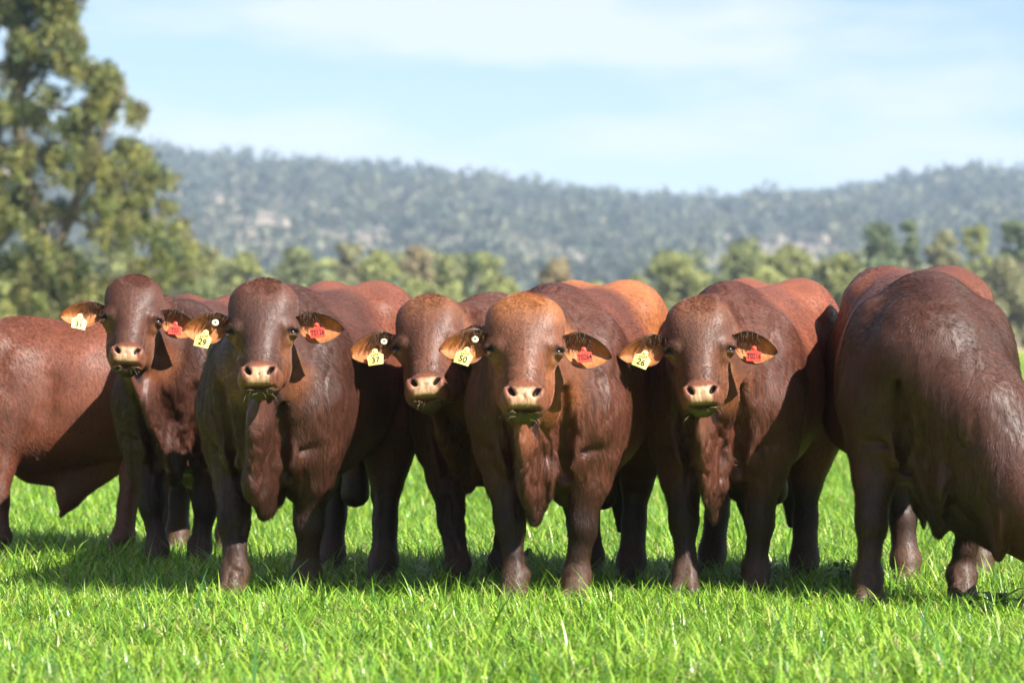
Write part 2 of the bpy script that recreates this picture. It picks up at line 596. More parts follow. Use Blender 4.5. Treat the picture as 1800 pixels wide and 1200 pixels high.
# the mass of trees behind them that reads as one belt of wood
def woodland():
    rng = np.random.default_rng(61)
    protos = []
    for k in range(6):
        H, W = rng.uniform(6.5, 9.0), rng.uniform(2.2, 3.6)
        n = 22
        t = rng.uniform(0, 1, n)
        a_ = rng.uniform(0, 6.28, n)
        rr = W * np.sin(math.pi * (0.15 + 0.75 * t)) * np.sqrt(rng.uniform(0.05, 1, n)) * 0.85
        cen = np.column_stack([rr * np.cos(a_), rr * np.sin(a_), H * (0.08 + 0.86 * t)])
        tone = np.array([G1, G2, G4, G1, G2, G3][k])
        V, F, C = leaf_cloud(cen, rng.uniform(0.7, 1.2, n), [tone * rng.uniform(0.7, 1.3) for _ in range(n)], 85, 0.23, rng)
        tv, tf = tube_mesh([limb((0, 0, -0.3), (0.2, 0, H * 0.7), 0.2, 0.08, rng, 4, 0.03)], 5)
        tf = np.array([f for f in tf if len(f) == 4])
        protos.append((np.concatenate([V, tv]), np.concatenate([F, tf + len(V)]), np.concatenate([C, np.tile([[0.2, 0.17, 0.13]], (len(tv), 1))])))
    n = 260
    y = rng.uniform(335, 430, n)
    x = rng.uniform(-95, 95, n)
    px = 900 + x / (y + 16) * FPX
    s_ = rng.uniform(0.8, 1.4, n) * np.where(px > 1250, 1.12, 1.0) * np.where((px > 860) & (px < 1150), 0.6, 1.0)
    return protos, np.column_stack([x, y, y * 0 - 0.05]), s_, rng


wp, wpts, wsc, wr = woodland()
o = gn_instances('woodland', wpts, wsc, wr.uniform(0, 6.28, len(wpts)), wr.integers(0, 6, len(wpts)), wp, M_LEAF)
tag(o, 'belt of light green woodland behind the trees at the far edge of the field', 'woodland', kind='stuff')

# ------------------------------------------------------------------ haze
def box(name, lo_, hi_, mats=(), parent=None):
    x0, y0, z0 = lo_
    x1, y1, z1 = hi_
    v = [(x0, y0, z0), (x1, y0, z0), (x1, y1, z0), (x0, y1, z0), (x0, y0, z1), (x1, y0, z1), (x1, y1, z1), (x0, y1, z1)]
    f = [(0, 3, 2, 1), (4, 5, 6, 7), (0, 1, 5, 4), (1, 2, 6, 5), (2, 3, 7, 6), (3, 0, 4, 7)]
    return mesh_obj(name, v, f, mats, parent, smooth=False)


mh = bpy.data.materials.new('haze_air')
mh.use_nodes = True
mh.node_tree.nodes.clear()
ho = mh.node_tree.nodes.new('ShaderNodeOutputMaterial')
pv = mh.node_tree.nodes.new('ShaderNodeVolumePrincipled')
pv.inputs['Color'].default_value = (0.58, 0.76, 1.0, 1)
pv.inputs['Density'].default_value = 0.00019
pv.inputs['Anisotropy'].default_value = 0.0
mh.node_tree.links.new(pv.outputs['Volume'], ho.inputs['Volume'])
hz = box('haze', (-7000, -500, -1.1), (7000, 7000, 190), [mh])
tag(hz, 'thin pale haze between the field and the distant hills', 'haze', kind='stuff')

# ------------------------------------------------------------------ grass
def grass_proto(rng, n_blades, spread, hmin, hmax, width, segs, kind):
    V, F, C = [], [], []
    for b in range(n_blades):
        x, y = rng.uniform(-spread, spread, 2)
        h = rng.uniform(hmin, hmax) * (1.35 if rng.random() < 0.08 else 1.0)
        az = rng.uniform(0, 2 * math.pi)
        lean = rng.uniform(0.2, 2.2)
        curl = rng.uniform(0.5, 2.4)
        wd = width * rng.uniform(0.6, 1.35)
        dirx, diry = math.cos(az), math.sin(az)
        tw = rng.uniform(-0.6, 0.6)
        base = len(V)
        p = np.array([x, y, -0.01])
        ang = lean * 0.5
        u = rng.random()
        if u < 0.12:
            c0 = np.array([0.40, 0.46, 0.13]) if rng.random() < 0.7 else np.array([0.50, 0.42, 0.20])
        elif u < 0.45:
            c0 = np.array([0.31, 0.47, 0.045])
        elif u < 0.8:
            c0 = np.array([0.18, 0.36, 0.030])
        else:
            c0 = np.array([0.07, 0.19, 0.04])
        c0 = c0 * rng.uniform(0.8, 1.2)
        st = h / segs
        for s in range(segs + 1):
            t = s / segs
            wv = wd * (1 - t ** 2.2) * (0.75 + 0.5 * math.sin(math.pi * min(1, t + 0.2)))
            sa = az + math.pi / 2 + tw * t
            side = np.array([math.cos(sa), math.sin(sa), 0.0]) * wv * 0.5
            if s == segs:
                V.append(p.copy())
                C.append(c0 * 1.1)
            else:
                V.append(p - side)
                V.append(p + side)
                shade = c0 * np.array([1, 1, 1]) * (1.0 if t > 0.15 else 0.9)
                C.append(shade)
                C.append(shade)
            p = p + np.array([dirx * math.sin(ang), diry * math.sin(ang), math.cos(ang)]) * st
            ang += curl / segs
        for s in range(segs - 1):
            a = base + 2 * s
            F.append((a, a + 1, a + 3, a + 2))
        a = base + 2 * (segs - 1)
        F.append((a, a + 1, a + 2))
    return V, F, np.array(C)


M_GRASS = leaf_material('grass_blades', 0.34, 0.30, 0.5)
rng = np.random.default_rng(40)
near_p = [grass_proto(rng, 34, 0.09, 0.07, 0.18, 0.0060, 4, 0) for _ in range(10)]
near_p += [grass_proto(rng, 7, 0.08, 0.18, 0.30, 0.0085, 5, 0) for _ in range(4)]
# near carpet: what the photograph shows in front of, between and just behind the bulls
gp, gs, gk = [], [], []
NEAR = 0
for (y0, y1, dens) in ((-6.5, 2.5, 120), (2.5, 8.0, 80), (8.0, 16.0, 50), (16, 30, 24)):
    hw0 = 0.155 * (y1 + 16) + 0.9
    n = int((y1 - y0) * 2 * hw0 * dens)
    p = rng.uniform([-hw0, y0], [hw0, y1], size=(n, 2))
    cl = fbm(np.column_stack([p * 1.6, p[:, :1] * 0]), 4, 3)
    keep = rng.random(n) < np.clip(0.85 + 0.6 * cl, 0.35, 1)
    p = p[keep]
    cl = cl[keep]
    n = len(p)
    gp.append(np.column_stack([p, np.zeros(n)]))
    gs.append(rng.uniform(0.7, 1.2, n) * (1 + 0.45 * cl) * (1.0 if y0 < 8 else 1.25))
    tall = rng.random(n) < np.clip(0.02 + 0.12 * cl, 0.002, 0.15)
    gk.append(np.where(tall, rng.integers(10, 14, n), rng.integers(0, 10, n)))
gp, gs, gk = np.concatenate(gp), np.concatenate(gs), np.concatenate(gk)
o = gn_instances('grass', gp, gs, rng.uniform(0, 6.28, len(gp)), gk, near_p, M_GRASS)
tag(o, 'lush bright green pasture grass under and in front of the bulls', 'grass', kind='stuff')
far_p = [grass_proto(rng, 60, 0.9, 0.12, 0.26, 0.022, 3, 1) for _ in range(6)]
n = 5200
yy = 30 + (150 - 30) * rng.random(n) ** 1.3
xx = rng.uniform(-1, 1, n) * (0.155 * (yy + 16) + 2)
o = gn_instances('far_grass', np.column_stack([xx, yy, yy * 0]), rng.uniform(0.7, 1.2, n), rng.uniform(0, 6.28, n), rng.integers(0, 6, n), far_p, M_GRASS)
tag(o, 'bright green pasture grass far behind the bulls', 'grass', kind='stuff')


# ------------------------------------------------------------------ bulls: signed-distance sculpting on a rectilinear grid
class Field:
    def __init__(s, xs, ys, zs):
        s.xs, s.ys, s.zs = (np.asarray(v, np.float32) for v in (xs, ys, zs))
        s.f = np.full((len(xs), len(ys), len(zs)), 0.5, np.float32)

    def window(s, lo, hi):
        sl = []
        for ax, a, b in zip((s.xs, s.ys, s.zs), lo, hi):
            i0 = max(0, int(np.searchsorted(ax, a)) - 1)
            i1 = min(len(ax), int(np.searchsorted(ax, b)) + 1)
            if i1 - i0 < 1:
                return None
            sl.append(slice(i0, i1))
        sl = tuple(sl)
        X = s.xs[sl[0]][:, None, None]
        Y = s.ys[sl[1]][None, :, None]
        Z = s.zs[sl[2]][None, None, :]
        return sl, X, Y, Z

    def blend(s, sl, d, k, op):
        f = s.f[sl]
        if op == 'add':
            h = np.clip(0.5 + 0.5 * (f - d) / k, 0, 1)
            s.f[sl] = f + (d - f) * h - k * h * (1 - h)
        else:                                   # carve
            nd = -d
            h = np.clip(0.5 - 0.5 * (f - nd) / k, 0, 1)
            s.f[sl] = f + (nd - f) * h + k * h * (1 - h)

    def ell(s, c, r, k=0.05, op='add', M=None):
        """ellipsoid; M rows are its axes in field space"""
        c, r = np.asarray(c, float), np.asarray(r, float)
        M = np.eye(3) if M is None else np.asarray(M, float)
        ext = np.sqrt(((M * r[:, None]) ** 2).sum(0)) + k + 0.02
        wv = s.window(c - ext, c + ext)
        if wv is None:
            return
        sl, X, Y, Z = wv
        X, Y, Z = X - c[0], Y - c[1], Z - c[2]
        U = [M[i, 0] * X + M[i, 1] * Y + M[i, 2] * Z for i in range(3)]
        k0 = np.sqrt(sum((U[i] / r[i]) ** 2 for i in range(3))) + 1e-6
        k1 = np.sqrt(sum((U[i] / r[i] ** 2) ** 2 for i in range(3))) + 1e-6
        s.blend(sl, (k0 * (k0 - 1) / k1).astype(np.float32), k, op)

    def cone(s, a, b, ra, rb, k=0.05, op='add', flat=None):
        """round cone; flat=(axis vector, factor) squeezes its cross-section along that axis"""
        a, b = np.asarray(a, float), np.asarray(b, float)
        m = max(ra, rb) + k + 0.02
        wv = s.window(np.minimum(a, b) - m, np.maximum(a, b) + m)
        if wv is None:
            return
        sl, X, Y, Z = wv
        ba = b - a
        X, Y, Z = X - a[0], Y - a[1], Z - a[2]
        t = np.clip((X * ba[0] + Y * ba[1] + Z * ba[2]) / max(1e-9, ba @ ba), 0, 1)
        qx, qy, qz = X - t * ba[0], Y - t * ba[1], Z - t * ba[2]
        rr = ra + (rb - ra) * t
        q2 = qx * qx + qy * qy + qz * qz
        if flat is not None:
            n_, fac = flat
            pr = qx * n_[0] + qy * n_[1] + qz * n_[2]
            q2 = q2 + pr * pr * (fac * fac - 1)
            q = np.sqrt(q2) + 1e-6
            g_ = np.sqrt(np.maximum(q2 - pr * pr * fac * fac, 0) + (pr * fac * fac) ** 2) / q + 1e-6
            d = (q - rr) / np.maximum(g_, 1)
        else:
            d = np.sqrt(q2) - rr
        s.blend(sl, d.astype(np.float32), k, op)

    def chain(s, pts, rad, k=0.04, flat=None):
        for i in range(len(pts) - 1):
            s.cone(pts[i], pts[i + 1], rad[i], rad[i + 1], k if i == 0 else min(k, 0.03), 'add', flat)

    def chain_carve(s, pts, rad, k):
        for i in range(len(pts) - 1):
            s.cone(pts[i], pts[i + 1], rad[i], rad[i + 1], k, 'carve')

    def mesh(s):
        """naive surface nets"""
        f = s.f
        ins = f < 0
        c = np.zeros(tuple(n - 1 for n in f.shape), np.int8)
        for dx in (0, 1):
            for dy in (0, 1):
                for dz in (0, 1):
                    c += ins[dx:f.shape[0] - 1 + dx, dy:f.shape[1] - 1 + dy, dz:f.shape[2] - 1 + dz]
        cell = np.argwhere((c > 0) & (c < 8))
        vid = np.full(c.shape, -1, np.int64)
        vid[cell[:, 0], cell[:, 1], cell[:, 2]] = np.arange(len(cell))
        acc = np.zeros((len(cell), 3))
        cnt = np.zeros(len(cell))
        ax = (s.xs, s.ys, s.zs)
        for d in range(3):
            o1, o2 = [a for a in range(3) if a != d]
            for u in (0, 1):
                for v in (0, 1):
                    i0 = cell.copy()
                    i0[:, o1] += u
                    i0[:, o2] += v
                    i1 = i0.copy()
                    i1[:, d] += 1
                    f0 = f[i0[:, 0], i0[:, 1], i0[:, 2]]
                    f1 = f[i1[:, 0], i1[:, 1], i1[:, 2]]
                    m = (f0 < 0) != (f1 < 0)
                    t = np.where(m, f0 / np.where(m, f0 - f1, 1), 0)
                    P0 = np.stack([ax[a][i0[:, a]] for a in range(3)], -1).astype(float)
                    P1 = np.stack([ax[a][i1[:, a]] for a in range(3)], -1).astype(float)
                    acc += np.where(m[:, None], P0 + (P1 - P0) * t[:, None], 0)
                    cnt += m
        V = acc / cnt[:, None]
        quads = []
        for d in range(3):
            o1, o2 = (d + 1) % 3, (d + 2) % 3
            sl0 = [slice(None)] * 3
            sl1 = [slice(None)] * 3
            sl0[d] = slice(0, -1)
            sl1[d] = slice(1, None)
            A, B = ins[tuple(sl0)], ins[tuple(sl1)]
            e = np.argwhere(A != B)
            e = e[(e[:, o1] > 0) & (e[:, o2] > 0) & (e[:, o1] < f.shape[o1] - 1) & (e[:, o2] < f.shape[o2] - 1)]
            flip = A[e[:, 0], e[:, 1], e[:, 2]]
            ids = []
            for (u, v) in ((-1, -1), (0, -1), (0, 0), (-1, 0)):
                i = e.copy()
                i[:, o1] += u
                i[:, o2] += v
                ids.append(vid[i[:, 0], i[:, 1], i[:, 2]])
            q = np.stack(ids, -1)
            q[~flip] = q[~flip][:, ::-1]
            quads.append(q)
        F = np.concatenate(quads)
        F = F[(F >= 0).all(1)]
        return V, F


def vnormals(V, F):
    a, b, c, d = (V[F[:, i]] for i in range(4))
    n = np.cross(c - a, d - b)
    N = np.zeros_like(V)
    for i in range(4):
        np.add.at(N, F[:, i], n)
    return N / (np.linalg.norm(N, axis=1)[:, None] + 1e-12)


def relax(V, F, wgt, it=3):
    E = np.concatenate([F[:, [0, 1]], F[:, [1, 2]], F[:, [2, 3]], F[:, [3, 0]]])
    deg = np.bincount(E.ravel(), minlength=len(V)).astype(float)
    for _ in range(it):
        S = np.zeros_like(V)
        for a in range(3):
            S[:, a] = np.bincount(E[:, 0], V[E[:, 1], a], len(V)) + np.bincount(E[:, 1], V[E[:, 0], a], len(V))
        V = V + (S / deg[:, None] - V) * wgt[:, None]
    return V


# ---- materials of the bulls
def coat_material():
    m, n, b, _ = new_mat('bull_coat')
    at_ = node(n, 'ShaderNodeAttribute', attribute_name='tint')
    tc = node(n, 'ShaderNodeTexCoord')
    mp = node(n, 'ShaderNodeMapping')
    mp.inputs['Scale'].default_value = (95, 95, 17)
    n.links.new(tc.outputs['Object'], mp.inputs['Vector'])
    wv = node(n, 'ShaderNodeTexNoise')
    wv.inputs['Scale'].default_value = 5.0
    wv.inputs['Detail'].default_value = 3
    n.links.new(tc.outputs['Object'], wv.inputs['Vector'])
    wm = node(n, 'ShaderNodeVectorMath', operation='MULTIPLY_ADD')
    wm.inputs[1].default_value = (9, 9, 9)
    n.links.new(wv.outputs['Color'], wm.inputs[0])
    n.links.new(mp.outputs['Vector'], wm.inputs[2])
    hair = node(n, 'ShaderNodeTexNoise')
    hair.inputs['Scale'].default_value = 1.0
    hair.inputs['Detail'].default_value = 4
    hair.inputs['Roughness'].default_value = 0.6
    n.links.new(wm.outputs[0], hair.inputs['Vector'])
    big = node(n, 'ShaderNodeTexNoise')
    big.inputs['Scale'].default_value = 7.0
    big.inputs['Detail'].default_value = 5
    n.links.new(tc.outputs['Object'], big.inputs['Vector'])
    # hair-by-hair tone
    mr = node(n, 'ShaderNodeMapRange')
    mr.inputs['From Min'].default_value = 0.3
    mr.inputs['From Max'].default_value = 0.72
    mr.inputs['To Min'].default_value = 0.62
    mr.inputs['To Max'].default_value = 1.35
    n.links.new(hair.outputs['Fac'], mr.inputs['Value'])
    mr2 = node(n, 'ShaderNodeMapRange')
    mr2.inputs['From Min'].default_value = 0.3
    mr2.inputs['From Max'].default_value = 0.7
    mr2.inputs['To Min'].default_value = 0.82
    mr2.inputs['To Max'].default_value = 1.18
    n.links.new(big.outputs['Fac'], mr2.inputs['Value'])
    mm = node(n, 'ShaderNodeMath', operation='MULTIPLY')
    n.links.new(mr.outputs['Result'], mm.inputs[0])
    n.links.new(mr2.outputs['Result'], mm.inputs[1])
    sc_ = node(n, 'ShaderNodeVectorMath', operation='SCALE')
    n.links.new(at_.outputs['Color'], sc_.inputs[0])
    n.links.new(mm.outputs[0], sc_.inputs['Scale'])
    n.links.new(sc_.outputs[0], b.inputs['Base Color'])
    b.inputs['Roughness'].default_value = 0.50
    b.inputs['Specular IOR Level'].default_value = 0.36
    b.inputs['Sheen Weight'].default_value = 0.0
    b.inputs['Sheen Roughness'].default_value = 0.4
    b.inputs['Sheen Tint'].default_value = (0.9, 0.75, 0.68, 1)
    bp = node(n, 'ShaderNodeBump')
    bp.inputs['Strength'].default_value = 0.18
    bp.inputs['Distance'].default_value = 0.012
    n.links.new(hair.outputs['Fac'], bp.inputs['Height'])
    bp2 = node(n, 'ShaderNodeBump')
    bp2.inputs['Strength'].default_value = 0.12
    bp2.inputs['Distance'].default_value = 0.03
    n.links.new(big.outputs['Fac'], bp2.inputs['Height'])
    n.links.new(bp.outputs['Normal'], bp2.inputs['Normal'])
    n.links.new(bp2.outputs['Normal'], b.inputs['Normal'])
    return m


M_COAT = coat_material()
M_EAR = M_COAT
M_EYE = plain('eye_dark', (0.008, 0.005, 0.004), 0.25, 0.4)
M_YTAG = speckled('yellow_tag_plastic', (0.62, 0.48, 0.10), (0.80, 0.70, 0.28), 55, 0.4, 0.4)
M_RTAG = speckled('red_tag_plastic', (0.54, 0.040, 0.024), (0.62, 0.060, 0.034), 40, 0.4, 0.4)
M_INK = plain('tag_ink', (0.012, 0.012, 0.012), 0.7, 0.1)
M_BUTTON = plain('button_plastic', (0.78, 0.74, 0.55), 0.4, 0.4)
M_WHISK = plain('whisker_hair', (0.30, 0.22, 0.15), 0.5, 0.4)
M_DARKHAIR = plain('dark_ear_hair', (0.060, 0.030, 0.018), 0.5, 0.4)

HAIRS = 95000
TRUNK = np.array([
    # x     top   bottom  half-width  widest height
    (-0.94, 1.10, 1.02, 0.05, 1.06),
    (-0.91, 1.20, 0.92, 0.13, 1.06),
    (-0.86, 1.29, 0.82, 0.20, 1.04),
    (-0.75, 1.375, 0.74, 0.265, 1.02),
    (-0.55, 1.41, 0.67, 0.305, 1.00),
    (-0.30, 1.385, 0.58, 0.335, 0.95),
    (0.00, 1.35, 0.50, 0.365, 0.90),
    (0.25, 1.335, 0.475, 0.355, 0.86),
    (0.42, 1.31, 0.475, 0.315, 0.86),
    (0.55, 1.24, 0.51, 0.27, 0.85),
    (0.66, 1.13, 0.58, 0.20, 0.85),
    (0.74, 1.00, 0.70, 0.11, 0.85)])


def make_bull(spec):
    S, a = spec['S'], R(spec['angle'])
    fwd = np.array([-math.sin(a), -math.cos(a), 0])
    if 'fwd' in spec:
        fwd = np.array(spec['fwd'], float)
    left = np.array([-fwd[1], fwd[0], 0])
    up = np.array([0, 0, 1.0])
    ff = [np.array([*spec_xy(p), 0]) for p in spec['front']]       # world feet: viewer's left first
    hf_ = [np.array([*spec_xy(p), 0]) for p in spec['hind']]
    mid = (ff[0] + ff[1]) / 2
    base = mid - fwd * 0.50 * S + left * spec.get('shift', 0)
    B = np.stack([fwd, left, up])                                   # rows: local axes in world

    def L(p):
        return B @ (np.asarray(p, float) - base) / S

    wide = spec.get('wide', 1.0)
    # ---- head frame (local units)
    yaw, pit, roll, hs = R(spec['yaw']), R(spec['pitch']), R(spec.get('roll', 0)), spec['hs'] / S
    hd = np.array([math.sin(yaw), -math.cos(yaw), 0])
    hn = hd * math.cos(pit) + up * math.sin(pit)
    ha = -up * math.cos(pit) + hd * math.sin(pit)
    hr = np.cross(up, hd)
    hr2 = hr * math.cos(roll) + ha * math.sin(roll)
    ha2 = -hr * math.sin(roll) + ha * math.cos(roll)
    HM = np.stack([B @ hr2, B @ ha2, B @ hn])                        # rows u,v,w in local axes
    poll = L(spec['poll'])

    def Hh(u, v, w_):
        return poll + hs * (u * HM[0] + v * HM[1] + w_ * HM[2])

    hc = Hh(0, 0.25, -0.08)
    # ---- grid, finer around the head
    def axis(lo, hi, c, half):
        v = [lo]
        while v[-1] < hi:
            x = v[-1]
            step = 0.0075 if abs(x - c) < half else (0.0165 if abs(x - c) > half + 0.1 else 0.0115)
            v.append(x + step)
        return v
    lo = np.minimum([-1.1, -0.55, -0.03], hc - 0.36)
    hi = np.maximum([0.85, 0.55, 1.50], hc + 0.36)
    hex_ = np.abs(HM).T @ np.array([0.16, 0.27, 0.14]) * hs * 1.0
    fld = Field(axis(lo[0], hi[0], hc[0], hex_[0]), axis(lo[1], hi[1], hc[1], hex_[1]), axis(lo[2], hi[2], hc[2], hex_[2]))
    X, Y, Z = fld.xs, fld.ys, fld.zs
    # ---- trunk
    xs = np.clip(X, TRUNK[0, 0], TRUNK[-1, 0])
    tp = [np.interp(xs, TRUNK[:, 0], TRUNK[:, i]) for i in (1, 2, 3, 4)]
    # smooth the profile curves
    ker = np.hanning(9); ker /= ker.sum()
    tp = [np.convolve(np.pad(t, 4, 'edge'), ker, 'valid') for t in tp]
    top, bot, hw, zc = (t[:, None, None].astype(np.float32) for t in tp)
    hw = hw * wide
    dz = Z[None, None, :] - zc
    hz_ = np.where(dz > 0, top - zc, zc - bot)
    ex = np.where(dz > 0, 2.15, 2.3).astype(np.float32)
    q = ((np.abs(Y)[None, :, None] / hw) ** ex + (np.abs(dz) / hz_) ** ex) ** (1 / ex)
    d = (q - 1) * np.minimum(hw, hz_) * 0.95
    out = np.maximum(TRUNK[0, 0] - X, X - TRUNK[-1, 0])[:, None, None]
    fld.f = np.minimum(fld.f, np.where(out > 0, np.sqrt(np.maximum(d, 0) ** 2 + out ** 2), d)).astype(np.float32)
    sy = wide
    # spine dip along the loin, hook and pin bones, rump muscle
    for sd in (-1, 1):
        fld.ell((-0.58, sd * 0.165 * sy, 1.13), (0.30, 0.165, 0.265), 0.08)
        fld.ell((-0.42, sd * 0.235 * sy, 1.26), (0.09, 0.06, 0.06), 0.08)
        fld.ell((-0.68, sd * 0.205 * sy, 0.90), (0.21, 0.125, 0.27), 0.08)
        fld.ell((0.40, sd * 0.225 * sy, 0.92), (0.21, 0.125, 0.32), 0.07)     # shoulder blade
        fld.ell((0.55, sd * 0.205 * sy, 0.84), (0.13, 0.115, 0.17), 0.07)     # point of shoulder
        fld.ell((0.58, sd * 0.10, 0.68), (0.12, 0.10, 0.17), 0.06)            # pectoral
    fld.ell((0.34, 0, 1.24), (0.24, 0.12, 0.12 * spec.get('hump', 1.0)), 0.09)
    fld.cone((-0.7, 0, 1.46), (0.05, 0, 1.44), 0.06, 0.06, 0.07, 'carve')
    # ---- neck
    nb = Hh(0, 0.16, -0.20)
    crest = Hh(0, 0.05, -0.13)
    throat = Hh(0, 0.29, -0.22)
    nr = spec.get('neckr', 1.0)
    n0, n1 = np.array([0.40, 0, 1.02]), np.array([0.58, 0, 1.00])
    nm = n1 * 0.5 + nb * 0.5 + np.array(spec.get('nm', (0, 0, 0)))
    fld.chain([n0, n1, nm, nb], [0.26, 0.235 * nr, 0.175 * nr, 0.115], 0.08)
    fld.chain([np.array([0.36, 0, 1.22]), (np.array([0.52, 0, 1.20]) * 0.5 + crest * 0.5), crest], [0.11, 0.10 * nr, 0.085], 0.08)
    fld.chain([np.array([0.56, 0, 0.84]), np.array([0.56, 0, 0.84]) * 0.45 + throat * 0.55, throat], [0.18, 0.14 * nr, 0.075], 0.07)
    # ---- dewlap: a thin hanging fold from throat to brisket
    fl = (np.array([0, 1.0, 0]), spec.get('dewthin', 4.6))
    tip = np.array(spec.get('tip', (0.66, 0.0, 0.45)))
    dl = [Hh(0, 0.36, -0.21), Hh(0, 0.36, -0.21) * 0.5 + (tip + np.array([0.10, 0, 0.18])) * 0.5, tip + np.array([0.06, 0, 0.12]), tip, tip + np.array([-0.16, 0, 0.05])]
    if spec.get('dewlap', True):
        fld.chain(dl, [q_ * spec.get('dewr', 1.0) for q_ in (0.07, 0.13, 0.13, 0.07, 0.08)], 0.04, fl)
        if 'dewr' in spec:
            fld.cone(tip + np.array([0.0, 0.10, 0.16]), tip + np.array([-0.02, 0.10, 0.0]), 0.09, 0.045, 0.05, 'add', fl)
            fld.cone(tip + np.array([0.0, -0.06, 0.18]), tip + np.array([-0.04, -0.05, 0.05]), 0.10, 0.06, 0.05, 'add', fl)
        # irregular folds on the brisket
        rg = np.random.default_rng(spec['seed'])
        for i in range(5):
            yy = rg.uniform(-0.05, 0.09)
            z0 = tip[2] + rg.uniform(0.0, 0.10)
            p0 = np.array([tip[0] + 0.03, yy, z0 + 0.10])
            p1 = np.array([tip[0] - 0.03, yy * 0.6, z0 - 0.02])
            fld.cone(p0, p1, 0.022, 0.016, 0.03)
    # ---- forelegs
    for i, sd in ((0, -1), (1, 1)):
        f = L(ff[i]); f[2] = 0
        sh = np.array([0.48, sd * 0.215 * sy, 0.84])
        el = np.array([0.46, sd * 0.205 * sy, 0.66])
        kn = np.array([0.46 * 0.35 + f[0] * 0.65 + 0.015, el[1] * 0.35 + f[1] * 0.65, 0.33])
        fo = np.array([el[0] * 0.6 + kn[0] * 0.4, el[1] * 0.6 + kn[1] * 0.4, 0.53])
        fld.chain([sh, el, fo, kn + np.array([0, 0, 0.06])], [0.140, 0.124, 0.093, 0.066], 0.07)
        fld.ell(kn, (0.068, 0.069, 0.075), 0.03)
        cn = kn * 0.5 + np.array([f[0], f[1], 0.12]) * 0.5
        fld.chain([kn + np.array([-0.01, 0, -0.05]), cn, np.array([f[0] - 0.005, f[1], 0.125])], [0.052, 0.045, 0.048], 0.025)
        fld.ell((f[0], f[1], 0.12), (0.053, 0.057, 0.045), 0.025)
        fld.chain([np.array([f[0], f[1], 0.12]), np.array([f[0] + 0.035, f[1], 0.06])], [0.06, 0.058], 0.03)
        for h2 in (-1, 1):
            fld.ell((f[0] + 0.05, f[1] + h2 * 0.033, 0.025), (0.07, 0.034, 0.05), 0.012)
    # ---- hind legs
    for i, sd in ((0, -1), (1, 1)):
        f = L(hf_[i]); f[2] = 0
        hip = np.array([-0.60, sd * 0.185 * sy, 0.98])
        st = np.array([-0.50, sd * 0.225 * sy, 0.74])
        hk = np.array([f[0] - 0.06, f[1] * 0.8 + sd * 0.035, 0.47])
        gs_ = (st * 0.4 + hk * 0.6) + np.array([-0.0, 0, 0.02])
        fld.chain([hip, st, gs_, hk], [0.20, 0.165, 0.11, 0.072], 0.08)
        fld.cone(np.array([-0.78, sd * 0.17 * sy, 0.88]), hk + np.array([-0.015, 0, 0.05]), 0.13, 0.055, 0.07)
        fld.ell(hk + np.array([-0.015, 0, 0]), (0.07, 0.055, 0.075), 0.04)
        fld.chain([hk, (hk + np.array([f[0], f[1], 0.125])) / 2, np.array([f[0] - 0.01, f[1], 0.125])], [0.062, 0.055, 0.062], 0.03)
        fld.ell((f[0], f[1], 0.12), (0.066, 0.066, 0.05), 0.03)
        fld.chain([np.array([f[0], f[1], 0.12]), np.array([f[0] + 0.035, f[1], 0.06])], [0.06, 0.057], 0.03)
        for h2 in (-1, 1):
            fld.ell((f[0] + 0.05, f[1] + h2 * 0.032, 0.025), (0.07, 0.033, 0.05), 0.012)
    for sd in (-1, 1):
        fld.chain_carve([np.array([0.76, sd * 0.13, 0.92]), np.array([0.70, sd * 0.125, 0.74]), np.array([0.60, sd * 0.10, 0.56])], [0.02, 0.03, 0.035], 0.05)
        fld.cone((0.63, sd * 0.17, 0.66), (0.60, sd * 0.27, 0.67), 0.012, 0.012, 0.03, 'carve')
        fld.chain_carve([np.array([0.17, sd * 0.36 * sy, 1.02]), np.array([0.20, sd * 0.385 * sy, 0.82]), np.array([0.29, sd * 0.36 * sy, 0.60])], [0.02, 0.03, 0.02], 0.06)
    # ---- sheath, scrotum, tail
    if spec.get('sheath', True):
        s0 = spec.get('sheath_drop', 0.30)
        sx_ = spec.get('sheath_x', 0.0)
        fld.chain([np.array([0.16 + sx_, 0, 0.50]), np.array([-0.02 + sx_, 0, 0.46]), np.array([-0.04 + sx_, 0, s0 + 0.10]), np.array([0.0 + sx_, 0, s0])], [0.10, 0.075, 0.055, 0.024], 0.06, (np.array([0, 1.0, 0]), 1.7))
        fld.cone((-0.10 + sx_, 0, 0.50), (-0.04 + sx_, 0, s0 + 0.10), 0.085, 0.05, 0.05, 'add', (np.array([0, 1.0, 0]), 2.2))
        fld.cone((-0.20 + sx_, 0, 0.52), (-0.05 + sx_, 0, s0 + 0.16), 0.10, 0.06, 0.05, 'add', (np.array([0, 1.0, 0]), 2.2))
        fld.chain([np.array([-0.30, 0, 0.56]), np.array([-0.06 + sx_, 0, s0 + 0.12])], [0.06, 0.05], 0.06, (np.array([0, 1.0, 0]), 2.0))
    fld.chain([np.array([-0.60, 0, 0.68]), np.array([-0.60, 0, 0.56]), np.array([-0.60, 0, 0.42])], [0.06, 0.055, 0.07], 0.05)
    fld.chain([np.array([-0.86, 0, 1.30]), np.array([-0.95, 0, 1.20]), np.array([-0.98, 0, 0.85]), np.array([-0.95, 0.01, 0.55])], [0.05, 0.04, 0.03, 0.024], 0.04)
    fld.chain([np.array([-0.95, 0.01, 0.55]), np.array([-0.95, 0.01, 0.40]), np.array([-0.945, 0.01, 0.24])], [0.028, 0.05, 0.02], 0.03)
    # ---- head
    hd_ = lambda u, v, w_, r, k=0.03, op='add', M=None: fld.ell(Hh(u, v, w_), np.array(r) * hs, k * hs, op, HM if M is None else M)
